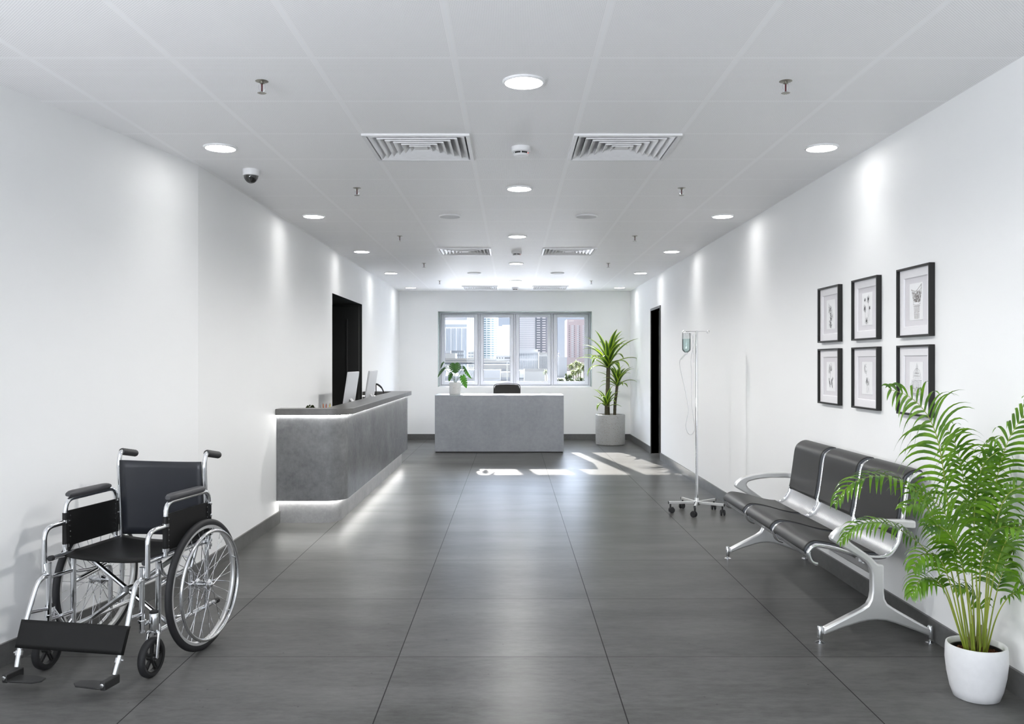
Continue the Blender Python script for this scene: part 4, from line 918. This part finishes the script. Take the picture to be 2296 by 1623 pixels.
    MB().lathe([(.066, -.014), (.080, -.0165), (.087, -.010), (.0885, 0), (.087, .010), (.080, .0165), (.066, .014)], cen, 44, axis=(1, 0, 0), cap=False).build('caster_tyre', M['rubber'], fk, smooth=70)
    wl_ = MB().lathe([(.068, -.012), (.062, -.012), (.060, 0), (.062, .012), (.068, .012)], cen, 36, axis=(1, 0, 0), cap=False).lathe([(.016, -.016), (.018, 0), (.016, .016)], cen, 20, axis=(1, 0, 0))
    for k in range(5):
        a_ = 2 * PI * k / 5 + .2; u = V(0, math.cos(a_), math.sin(a_)); v_ = V(0, -u.z, u.y)
        for q in (-1, 1): wl_.obox(cen + u * .040 + v_ * .005 * q, u * .024, v_ * .0022, V(.006, 0, 0))
    wl_.build('caster_wheel', M['black_pl'], fk, smooth=40)
    # leg rest and footplate
    lt = [W(.236 * s, .402, .438), W(.237 * s, .43, .437), W(.243 * s, .462, .405), W(.249 * s, .517, .272), W(.245 * s, .56, .162), W(.238 * s, .587, .087)]
    lg = MB(); lp = spline(lt[:4], 6) + lt[4:]; lg.tube(lp, .0115); lg.tube([W(.237 * s, .40, .288), W(.246 * s, .50, .300)], .0085)
    cdir = (lt[5] - lt[4]).normalized(); pc_ = lt[4] + cdir * .012; lg.tube([pc_, pc_ + cdir * .020], .016, 14); lg.cyl(pc_ + cdir * .01, pc_ + cdir * .01 + V(.024 * s, 0, 0), .005, 8)
    lg = lg.build('leg_rest', M['chrome'], wc, smooth=50)
    fb = W(.238 * s, .592, .075)
    m = MB(); m.obox(fb + V(-.004 * s, -.020, -.012), V(.013, 0, 0), V(0, .050, 0), V(0, 0, .019)); m.build('footplate_hinge', M['black_pl'], lg, smooth=0, bevel=.005)
    poly = [(0.0, .022), (0.0, -.050), (-.03, -.056), (-.135, -.048), (-.162, -.022), (-.155, .012), (-.10, .026)]
    MB().prism(poly, lambda a, b: fb + V(a * s, b - .018, -.026), lambda a, b: fb + V(a * s, b - .018, -.018)).build('footplate', M['black_pl'], lg, smooth=0, bevel=.003)
    MB().lathe([(.009, -.003), (.009, .004), (.004, .006)], fb + V(-.004 * s, -.071, -.008), 12, axis=(0, -1, 0)).build('bolt', M['chrome'], lg)
side_parts(-1); side_parts(1)
rows = []
p_up, p_dn = W(.2485, .517, .272), W(.245, .56, .160)
nrm = (p_dn - p_up).normalized().cross(V(1, 0, 0)).normalized()
if nrm.y > 0: nrm = -nrm
for i in range(7):
    p = p_up.lerp(p_dn, i / 6); row = [V(-p.x - .0150, p.y, p.z) + nrm * .001]
    for k in range(25):
        u = k / 12 - 1; row.append(V(u * (p.x + .0115), p.y, p.z) + nrm * (.0150 - .007 * (1 - u * u)))
    row.append(V(p.x + .0150, p.y, p.z) + nrm * .001)
    rows.append(row)
MB().grid(rows).build('calf_strap', M['vinyl_blk'], wc, solid=.004, smooth=60)

# ------------------------------------------------------------------ potted palm
PX, PY = 1.960, 3.602
pr = thing('potted_palm', 'large green palm in a rounded white pot at the right front', 'potted plant', (PX, PY, 0)); o = Vector((PX, PY, 0))
MB().lathe([(0.080, 0.0), (0.089, 0.004), (0.102, 0.04), (0.114, 0.10), (0.1205, 0.16), (0.1195, 0.208), (0.1165, 0.2235), (0.111, 0.225), (0.107, 0.217), (0.107, 0.15)], n=72, cap=False).build('pot', M['pot_white'], pr, smooth=60)
MB().lathe([(0.104, 0.17), (0.104, 0.202), (0.098, 0.202), (0.096, 0.17)], n=56, cap=False).build('inner_pot', M['black_pl'], pr)
m = MB(); R = random.Random(2); n = 22
rows = [[V(0.098 * (i / 10) * math.cos(2 * PI * k / 40), 0.098 * (i / 10) * math.sin(2 * PI * k / 40), 0.188 - 0.008 * (i / 10) + R.uniform(-.003, .003)) for k in range(41)] for i in range(11)]
for r_ in rows: r_[40] = r_[0]
m.grid(rows)
for k in range(420):
    a = R.uniform(0, 2 * PI); q = 0.092 * math.sqrt(R.random()); p = V(q * math.cos(a), q * math.sin(a), 0.187); s_ = R.uniform(.0015, .004)
    m.obox(p, V(R.gauss(0, 1), R.gauss(0, 1), R.gauss(0, 1)).normalized() * s_ * 1.6, V(R.gauss(0, 1), R.gauss(0, 1), 0).normalized() * s_, V(0, 0, s_))
m.build('soil', M['soil'], pr, smooth=0)
def frond(pts, blade_from, L, seed, face=0.0, npair=26, droop=1.0, wmax=0.0082):
    blade_from = min(.62, blade_from + .09); npair = int(npair * .80); L = L * 0.95
    """pts: (px, py, dy) seen in the photo with depth offset dy from the pot; face blends the leaflet plane towards the viewer"""
    R = random.Random(seed); P = [at(px, py, PY + dy) - o for px, py, dy in pts]; base = V(P[0].x, P[0].y, 0.185); P[0] = base
    sp_ = spline(P, 10); n = len(sp_); ln = [0]
    for p_ in sp_: p_.x = min(p_.x, XR - .030 - o.x)
    for i in range(1, n): ln.append(ln[-1] + (sp_[i] - sp_[i - 1]).length)
    tot = ln[-1]
    def pos(s_):
        s_ = max(0, min(1, s_)) * tot
        for i in range(1, n):
            if ln[i] >= s_: f_ = (s_ - ln[i - 1]) / max(1e-6, ln[i] - ln[i - 1]); return sp_[i - 1].lerp(sp_[i], f_), (sp_[i] - sp_[i - 1]).normalized()
        return sp_[-1], (sp_[-1] - sp_[-2]).normalized()
    m = MB(); d_ = sp_[-1] - base; h = V(d_.x, d_.y, 0)
    for k in range(npair):
        f_ = (k + 0.5) / npair; s_ = blade_from + (1 - blade_from) * f_; p, t_ = pos(s_)
        up0 = V(0, 0, 1); hor = t_.cross(up0)
        hor = hor.normalized() if hor.length > .15 else V(1, 0, 0)
        fv = t_.cross(V(0, -1, 0.25)); fv = fv.normalized()
        if hor.dot(fv) < 0: hor = -hor
        side = (hor * (1 - face) + fv * face).normalized()
        nn = side.cross(t_)
        if nn.z < 0 and abs(nn.z) > 0.3: nn = -nn
        for q in (-1, 1):
            l_ = L * (0.50 + 0.62 * math.sin(PI * min(1, f_ * 0.92 + 0.12)) ** 0.8) * R.uniform(0.88, 1.08) * (1 - 0.35 * f_ ** 3)
            fw = 0.55 + 0.75 * f_ + R.uniform(-.16, .16); dr = (side * q * 1.0 + t_ * fw + nn * R.uniform(.10, .45) + V(0, 0, 1) * R.uniform(.05, .30)).normalized()
            path = [p.copy()]; dv = dr.copy(); ns = 9
            for i in range(ns):
                path.append(path[-1] + dv * l_ / ns); dv = (dv + V(0, 0, -1) * (0.10 + 0.20 * i / ns) * droop * R.uniform(.75, 1.25)).normalized()
            for p_ in path: p_.x = min(p_.x, XR - .012 - o.x - .004 * R.random())
            wl_ = wmax * R.uniform(.82, 1.12); ws = [wl_ * (0.40 + 0.60 * min(1, i / ns / .28)) * (1 - (i / ns) ** 2.1) + .0003 for i in range(ns + 1)]
            wd = dr.cross(nn); wd = wd.normalized() if wd.length > .1 else t_
            leaf_strip(m, path, wd, ws, .22)
    fo = m.build('frond', M['palm'], pr, smooth=60)
    rr = [max(.0009, .0040 * (1 - .80 * ln[i] / tot)) for i in range(n)]
    MB().tube(sp_, rr, 7).build('stem', M['palm_stem'], fo)
FR = [  # points, start of blade, leaflet length, seed, face, pairs, droop
    ([(2172, 1455, -.02), (2150, 1300, -.04), (2128, 1150, -.10), (2108, 1010, -.20), (2082, 935, -.27), (2040, 890, -.33), (1992, 872, -.38)], .42, .20, 1, .9, 28, 1.5),
    ([(2168, 1455, .02), (2140, 1310, .0), (2105, 1190, -.05), (2062, 1112, -.10), (2012, 1076, -.13), (1955, 1068, -.16), (1905, 1088, -.18), (1872, 1128, -.20)], .48, .155, 2, .15, 24, 1.5),
    ([(2164, 1455, .03), (2125, 1330, .08), (2080, 1240, .12), (2030, 1195, .14), (1975, 1172, .15), (1920, 1178, .15), (1884, 1215, .15)], .45, .13, 3, .2, 24, 1.5),
    ([(2205, 1455, .0), (2212, 1310, .0), (2222, 1170, -.02), (2238, 1060, -.05), (2262, 985, -.08), (2300, 925, -.10), (2330, 890, -.12)], .42, .19, 4, .85, 26, 1.5),
    ([(2208, 1455, -.03), (2216, 1320, -.10), (2228, 1200, -.16), (2252, 1120, -.22), (2290, 1092, -.27), (2335, 1100, -.30), (2370, 1140, -.32)], .42, .17, 5, .3, 24, 1.4),
    ([(2170, 1455, -.03), (2148, 1380, -.10), (2128, 1300, -.16), (2104, 1250, -.22), (2070, 1243, -.26), (2046, 1275, -.30)], .50, .13, 6, .3, 18, 1.7),
    ([(2166, 1455, -.01), (2142, 1390, -.04), (2120, 1330, -.08), (2095, 1298, -.12), (2064, 1300, -.15), (2044, 1335, -.17)], .50, .12, 7, .25, 18, 1.7),
    ([(2182, 1455, -.05), (2168, 1330, -.12), (2148, 1220, -.20), (2118, 1150, -.28), (2080, 1112, -.35), (2045, 1098, -.40)], .40, .165, 8, .85, 24, 1.6),
    ([(2212, 1455, .0), (2232, 1390, -.04), (2256, 1345, -.08), (2284, 1328, -.10), (2315, 1342, -.12), (2335, 1375, -.13)], .50, .115, 9, .2, 16, 1.7),
    ([(2186, 1455, .04), (2180, 1300, .06), (2172, 1170, .08), (2160, 1070, .08), (2140, 990, .06), (2115, 950, .02)], .42, .17, 10, .9, 24, 1.5),
    ([(2204, 1455, -.04), (2218, 1350, -.14), (2240, 1250, -.22), (2272, 1190, -.30), (2310, 1180, -.36), (2345, 1215, -.40)], .42, .16, 11, .3, 22, 1.5),
    ([(2192, 1455, .05), (2196, 1320, .08), (2206, 1190, .10), (2218, 1100, .10), (2226, 1040, .08), (2216, 985, .04)], .42, .16, 12, .9, 22, 1.5),
    ([(2176, 1455, .05), (2156, 1330, .09), (2130, 1230, .11), (2096, 1160, .12), (2060, 1130, .12), (2022, 1140, .10)], .42, .15, 13, .4, 22, 1.3),
    ([(2210, 1455, .03), (2232, 1340, .05), (2258, 1260, .06), (2292, 1220, .06), (2330, 1230, .04)], .42, .15, 14, .4, 20, 1.3),
    ([(2198, 1455, -.06), (2196, 1350, -.14), (2200, 1260, -.22), (2222, 1200, -.30), (2255, 1180, -.38), (2285, 1195, -.44)], .42, .14, 15, .5, 20, 1.4),
    ([(2186, 1455, -.06), (2176, 1360, -.12), (2160, 1280, -.18), (2140, 1215, -.24), (2108, 1180, -.30), (2076, 1180, -.34)], .42, .14, 16, .6, 22, 1.2),
    ([(2194, 1455, .0), (2190, 1320, .0), (2184, 1190, .0), (2190, 1100, -.03), (2206, 1040, -.07), (2238, 1012, -.1)], .45, .16, 17, .8, 20, 1.5),
    ([(2200, 1455, .06), (2204, 1400, .08), (2196, 1350, .10), (2170, 1320, .11), (2140, 1318, .11)], .40, .10, 18, .3, 14, 1.4),
]
for f_ in FR: frond(*f_)
m = MB(); R = random.Random(9)
for k in range(16):
    a = R.uniform(0, 2 * PI); q = R.uniform(.0, .035); p = V(.0 + q * math.cos(a), q * math.sin(a), .185); m.tube([p, p * 1.0 + V(R.gauss(0, .012), R.gauss(0, .012), R.uniform(.06, .16))], [.0052, .0036], 7)
m.build('stem_bases', m_leaf('palm_sheath', (0.14, 0.10, 0.04), (0.30, 0.33, 0.06), 0.5, 0.05, 14), pr)

# ------------------------------------------------------------------ the city outside
GZ = -8.0
def city_mat(name, c, c2=None, sx=3.0, sz=3.5, duty=0.5, rough=0.6):
    return plain(name, c, rough, var=0.03, scale=0.2)
CM = dict(white=plain('white_facade', (0.80, 0.80, 0.80), 0.7, var=.03, scale=.1), cream=plain('cream_facade', (0.74, 0.72, 0.67), 0.7, var=.04, scale=.1), grey=plain('grey_facade', (0.34, 0.35, 0.37), 0.7, var=.06, scale=.1), pink=plain('pink_facade', (0.74, 0.60, 0.58), 0.7, var=.04, scale=.1),
          slate=plain('slate_facade', (0.20, 0.22, 0.25), 0.6, var=.06, scale=.1), teal=plain('teal_glazing', (0.20, 0.30, 0.33), 0.3), win=plain('pale_glazing', (0.42, 0.46, 0.50), 0.3), dwin=plain('dark_glazing', (0.12, 0.13, 0.15), 0.35), mauve=plain('mauve_glazing', (0.22, 0.17, 0.18), 0.4), lw=plain('light_glazing', (0.56, 0.58, 0.60), 0.4),
          road=plain('asphalt_ground', (0.060, 0.060, 0.060), 0.9, var=.08, scale=.02), conc=plain('pale_concrete', (0.52, 0.50, 0.46), 0.8, var=.05, scale=.05), palmc=m_leaf('street_palm_leaf', (0.07, 0.10, 0.03), (0.26, 0.28, 0.10), 0.6, 0.2, 1.0), bushc=m_leaf('street_bush_leaf', (0.03, 0.05, 0.015), (0.12, 0.15, 0.05), 0.7, 0.1, 1.0), trunk=plain('palm_trunk', (0.30, 0.26, 0.21), 0.9))
struct(MB().box(-2500, 2500, 80, 4500, GZ - 1, GZ), 'ground', CM['road'], smooth=0)
struct(MB().box(-15, 15, 15.85, 42, -0.8, -0.35), 'bounce_slab', CM['white'], smooth=0)  # unseen white slab added outside the window to bounce sunlight onto the ceiling
UNIT = {}
def win_parts(parent, boxes, m, nm='window'):
    """boxes: (centre, half sizes) in parent space; the first hundred are parts of their own, the rest one part"""
    if m.name not in UNIT:
        UNIT[m.name] = MB().box(-1, 1, -1, 1, -1, 1)
    me = None; boxes = sorted(boxes, key=lambda b: -b[1][0] * b[1][2])
    for c_, h in boxes[:100]:
        if me is None: ob = UNIT[m.name].build(nm, m, parent, smooth=0); me = ob.data
        else: ob = bpy.data.objects.new(nm, me); COL.objects.link(ob); ob.parent = parent
        ob.location = c_; ob.scale = h
    if len(boxes) > 100:
        mb = MB()
        for c_, h in boxes[100:]: mb.box(c_[0] - h[0], c_[0] + h[0], c_[1] - h[1], c_[1] + h[1], c_[2] - h[2], c_[2] + h[2])
        tag(mb.build(nm, m, parent, smooth=0), kind='stuff')
def X(px, y): return (px - 1148) * y / FPX
def Z(py, y): return CAMH - (py - 811.5) * y / FPX
def block(name, label, cat, Y, px0, px1, pyt, depth, m, group=None, pyb=None):
    x0, x1 = X(px0, Y), X(px1, Y); zt = Z(pyt, Y) - GZ; t = thing(name, label, cat, ((x0 + x1) / 2, Y, GZ), 0, group); hw = (x1 - x0) / 2
    MB().box(-hw, hw, 0, depth, 0, zt).build('walls', m, t, smooth=0)
    return t, hw, zt
def wgrid(hw, z0, z1, nx, nz, fx=.6, fz=.5, x0=None, x1=None, y=-.15, dy=.3):
    x0 = -hw if x0 is None else x0; x1 = hw if x1 is None else x1; out = []; cx = (x1 - x0) / nx; cz = (z1 - z0) / nz
    for i in range(nx):
        for k in range(nz): out.append(((x0 + cx * (i + .5), y, z0 + cz * (k + .5)), (cx * fx / 2, dy, cz * fz / 2)))
    return out
# slab tower with fluted front
Y = 1150; t, hw, zt = block('slab_tower', 'grey high-rise slab with fluted vertical bands outside the first window pane', 'tower', Y, 994, 1047, 726, 40, CM['white'])
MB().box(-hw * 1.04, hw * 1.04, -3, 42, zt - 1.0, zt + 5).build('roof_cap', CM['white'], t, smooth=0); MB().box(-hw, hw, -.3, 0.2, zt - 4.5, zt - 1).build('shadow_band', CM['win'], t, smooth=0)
cols = []
for i in range(4): cols += [((-hw * .70 + hw * 1.55 * i / 3.4 + q, -.15, zt * .5 - 2), (w_, .4, zt * .5 - 4)) for q, w_ in ((0, .9), (2.0, .55), (3.6, 1.3))]
win_parts(t, cols, CM['win'], 'window_band')
Y = 1300; t, hw, zt = block('pale_tower', 'tall white tower right of the fluted slab outside the first pane', 'tower', Y, 1047, 1078, 640, 40, CM['white']); win_parts(t, wgrid(hw, 60, zt, 6, 34, .75, .30), CM['lw'])
# round tower
Y = 1000; R0 = X(1117, Y) - X(1075, Y); t = thing('round_tower', 'round white tower with teal window rows outside the second pane', 'tower', (X(1096, Y), Y + R0 / 2, GZ)); zt = Z(640, Y) - GZ
MB().lathe([(R0 / 2, 0), (R0 / 2, zt)], n=48).build('walls', CM['white'], t)
wb = []
mb = MB(); nfl = 34; z0 = 8; dz = (zt - z0) / nfl; seg = []
base_mesh = None
for k in range(nfl):
    for q in range(7):
        a0 = -PI + PI * q / 7 + .06; a1 = a0 + PI / 7 - .12; b_ = MB(); rr = R0 / 2 + .25; zc = z0 + dz * k; arc = [(rr * math.cos(a0 + (a1 - a0) * u / 4), rr * math.sin(a0 + (a1 - a0) * u / 4)) for u in range(5)]
        b_.grid([[V(x_, y_, zz) for x_, y_ in arc] for zz in (zc, zc + dz * .52)])
        if len(seg) < 100 and k >= 8: seg.append(b_.build('window', CM['teal'], t, smooth=0))
        else: mb.add(b_.v, b_.f)
tag(mb.build('window', CM['teal'], t, smooth=0), kind='stuff')
Y = 1400; t, hw, zt = block('stepped_tower', 'pale stepped tower right of the round tower outside the second pane', 'tower', Y, 1118, 1160, 731, 40, CM['white']); win_parts(t, wgrid(hw, 40, zt - 4, 9, 18, .8, .12), CM['lw'])
MB().box(-hw * .6, hw, 0.5, 30, zt, zt + 2).build('roof_step', CM['white'], t, smooth=0)
# two-faced grid tower
Y = 950; t, hw, zt = block('grid_tower', 'tall white tower with a window grid and dark side outside the third pane', 'tower', Y, 1150, 1232, 640, 40, CM['white']); xs = X(1200, Y) - (X(1150, Y) + X(1232, Y)) / 2
win_parts(t, wgrid(hw, 22, zt, 15, 30, .5, .45, -hw, xs - .5), CM['lw'])
MB().box(xs, hw - 2.6, -.4, 0.1, 10, zt).build('dark_face', CM['slate'], t, smooth=0)
win_parts(t, wgrid(hw, 14, zt, 2, 30, .62, .32, xs + .6, hw - 3.2, -.7, .4), CM['white'], 'balcony')
Y = 800; t, hw, zt = block('podium_building', 'white podium block with tall vertical openings below the grid tower', 'building', Y, 1156, 1206, 783, 30, CM['white']); win_parts(t, wgrid(hw, 3, zt * .52, 13, 1, .42, .9) + wgrid(hw, zt * .58, zt - 3.5, 13, 1, .36, .86), CM['win'])
Y = 780; t, hw, zt = block('podium_wing', 'shaded podium wing with narrow openings in front of the dark tower side', 'building', Y, 1208.5, 1240, 790, 30, CM['cream']); win_parts(t, wgrid(hw, 3, zt - 3, 7, 1, .5, .9), CM['slate'])
# pink tower and neighbours
Y = 900; t, hw, zt = block('pink_tower', 'pink and white high-rise with a grid of windows outside the right-hand pane', 'tower', Y, 1271, 1316, 716, 35, CM['pink']); win_parts(t, wgrid(hw, 14, zt - 6, 3, 17, .44, .50, -hw * .72, hw * .98), CM['white'], 'window')
win_parts(t, wgrid(hw, 14, zt - 6, 4, 17, .22, .34, -hw, hw * 1.0), CM['mauve'], 'dark_window')
Y = 1000; t, hw, zt = block('dark_block', 'small dark block at the left edge of the right-hand pane', 'building', Y, 1246, 1255, 785, 20, CM['slate']); win_parts(t, wgrid(hw, zt - 12, zt - 2, 2, 3, .5, .4), CM['win'])
Y = 520; t, hw, zt = block('white_hall', 'plain white low building left of the pink tower', 'building', Y, 1240, 1271, 802, 25, CM['white']); MB().box(-hw - .2, hw + .2, -.3, 25, zt - .2, zt + .5).build('parapet', CM['white'], t, smooth=0)
# low blocks on the left
Y = 900; t, hw, zt = block('dark_office', 'dark grey office block below the fluted slab tower', 'building', Y, 1012, 1040, 786, 25, CM['slate']); win_parts(t, wgrid(hw, 4, zt - 1, 7, 4, .5, .5), CM['win'])
Y = 880; t, hw, zt = block('grey_office', 'long grey office block behind the beige box outside the first pane', 'building', Y, 985, 1007.5, 788, 25, CM['grey']); win_parts(t, wgrid(hw, 4, zt - 1, 6, 4, .6, .4), CM['dwin'])
Y = 820; t, hw, zt = block('beige_box', 'plain beige box building at the left edge of the view', 'building', Y, 985, 1021, 792, 25, CM['cream']); MB().box(-2, 3, 4, 8, zt, zt + 2.5).build('roof_unit', CM['grey'], t, smooth=0)
Y = 860; t, hw, zt = block('cream_office', 'cream office block right of the dark block outside the first pane', 'building', Y, 1049, 1076, 786, 25, CM['cream']); win_parts(t, wgrid(hw, 4, zt - 1, 4, 5, .7, .4), CM['win'])
# elevated roads
for k, (Y, pt, pb, lab) in enumerate(((620, 803.0, 807.5, 'elevated road deck on piers, higher of the two outside the left panes'), (560, 808.5, 813.0, 'elevated road deck on piers, lower of the two outside the left panes'))):
    x0, x1 = X(960, Y), X(1142, Y); t = thing('elevated_road', lab, 'bridge', ((x0 + x1) / 2, Y, GZ), 0, 'elevated road decks'); hw = (x1 - x0) / 2; zb, zt = Z(pb, Y) - GZ, Z(pt, Y) - GZ
    MB().box(-hw, hw, 0, 12, zb, zt).build('deck', CM['conc'], t, smooth=0); MB().box(-hw, hw, .3, 11, zb - 1.0, zb).build('girder', CM['slate'], t, smooth=0)
    for i in range(4): MB().box(-hw * .8 + hw * .52 * i - .8, -hw * .8 + hw * .52 * i + .8, 4, 7, 0, zb - 1).build('pier', CM['conc'], t, smooth=0)
Y = 600; t, hw, zt = block('parking_garage', 'white parking garage with dark open decks outside the second pane', 'building', Y, 1112, 1150, 797, 20, CM['white']); win_parts(t, wgrid(hw, 2, zt - .6, 1, 5, .96, .5, 0, hw) + wgrid(hw, 2, zt - .6, 3, 5, .4, .4, -hw, -.5), CM['dwin'], 'opening')
Y = 500; t, hw, zt = block('low_terrace', 'long pale low terrace with square windows outside the second pane', 'building', Y, 1080, 1160, 817, 15, CM['conc']); win_parts(t, wgrid(hw, 1.2, zt - 1.2, 4, 1, .4, .55), CM['grey'])
Y = 330; t, hw, zt = block('white_wall_building', 'long white low building across the first and second panes', 'building', Y, 975, 1122, 829, 12, CM['white']); MB().box(-hw, hw, -.1, 0, zt * .45, zt * .50).build('string_course', CM['cream'], t, smooth=0)
Y = 335; t, hw, zt = block('grey_shed', 'grey low shed right of the long white building', 'building', Y, 1123, 1150, 834, 12, CM['grey']); MB().box(-hw, hw, -.1, 0, zt * .62, zt).build('fascia', CM['conc'], t, smooth=0)
Y = 340; t, hw, zt = block('beige_hall', 'beige flat-roofed hall in the third pane', 'building', Y, 1176, 1222, 828, 14, CM['cream']); MB().box(-hw, hw, -.1, 0, zt - .8, zt + .2).build('cornice', CM['conc'], t, smooth=0)
Y = 345; t, hw, zt = block('white_shop', 'white low building at the left edge of the third pane', 'building', Y, 1150, 1174.5, 830, 12, CM['white']); MB().box(-hw, hw, -.1, 0, zt * .4, zt * .5).build('string_course', CM['slate'], t, smooth=0)
t = thing('street_lamp', 'white street lamp post outside the second pane', 'street lamp', (X(1137, 300), 300, GZ)); zt = Z(812, 300) - GZ
MB().tube([(0, 0, 0), (0, 0, zt)], [.14, .09]).build('post', CM['white'], t); MB().tube(spline([(0, 0, zt), (.5, 0, zt + .25), (1.2, 0, zt + .25)], 5), .06, 6).build('arm', CM['white'], t); MB().obox((1.4, 0, zt + .22), (.35, 0, 0), (0, .15, 0), (0, 0, .06)).build('lantern', CM['win'], t, smooth=0)
def street_palm(px, Y, pyt, seed, label, r=2.2):
    x = X(px, Y); zt = Z(pyt, Y) - GZ; t = thing('street_palm', label, 'palm tree', (x, Y, GZ), 0, 'palms outside the right-hand pane'); R = random.Random(seed)
    MB().tube([(0, 0, 0), (.1, 0, zt * .5), (0, 0, zt)], [.28, .22, .2], 8).build('trunk', CM['trunk'], t); m = MB()
    for k in range(44):
        az = R.uniform(0, 2 * PI); arc_leaf(m, (0, 0, zt), az, R.uniform(-.5, 1.3), r * R.uniform(.7, 1.1), R.uniform(.9, 2.0), .22, 6)
    m.build('crown', CM['palmc'], t, smooth=0)
for i, (px, Y, pyt, r) in enumerate(((1281, 250, 822, 1.6), (1291, 240, 817, 1.7), (1301, 255, 819, 1.8), (1309, 235, 824, 1.5), (1296, 225, 833, 1.5), (1286, 228, 836, 1.4), (1224, 320, 835, 1.6))):
    street_palm(px, Y, pyt, i, ('street palm leftmost of the row before the pink tower', 'street palm second from left before the pink tower, tallest', 'street palm third from left before the pink tower', 'street palm at the right end before the pink tower', 'lower street palm in the middle before the pink tower', 'lower street palm at left before the pink tower', 'lone street palm at the right edge of the third pane')[i], r)
def bush(px, Y, pyt, w_, seed, label):
    x = X(px, Y); h = Z(pyt, Y) - GZ; t = thing('street_bush', label, 'bush', (x, Y, GZ), 0, 'bushes outside the right-hand pane'); R = random.Random(seed); m = MB()
    for k in range(420):
        a = R.uniform(0, 2 * PI); e = R.uniform(-.2, 1) ; q = R.uniform(.6, 1); p = V(w_ * q * math.cos(a) * math.cos(e), w_ * q * math.sin(a) * math.cos(e), h * .45 + h * .55 * q * math.sin(e)); u = V(R.gauss(0, 1), R.gauss(0, 1), R.gauss(0, 1)).normalized() * .35; v_ = u.cross(V(.3, .2, 1)).normalized() * .2
        m.add([p - u, p + v_, p + u, p - v_], [(0, 1, 2, 3)])
    m.build('foliage', CM['bushc'], t, smooth=0); MB().tube([(0, 0, 0), (0, 0, h * .5)], .2, 7).build('trunk', CM['trunk'], t)
for i, (px, Y, pyt, w_, lb) in enumerate(((1275, 238, 832, 1.3, 'dark bush at the left foot of the palms'), (1288, 215, 843, 1.6, 'low dark bush in the middle below the palms'), (1304, 218, 840, 1.6, 'low dark bush at the right below the palms'), (1256, 300, 846, 1.6, 'small bush before the plain white building'))):
    bush(px, Y, pyt, w_, i + 30, lb)
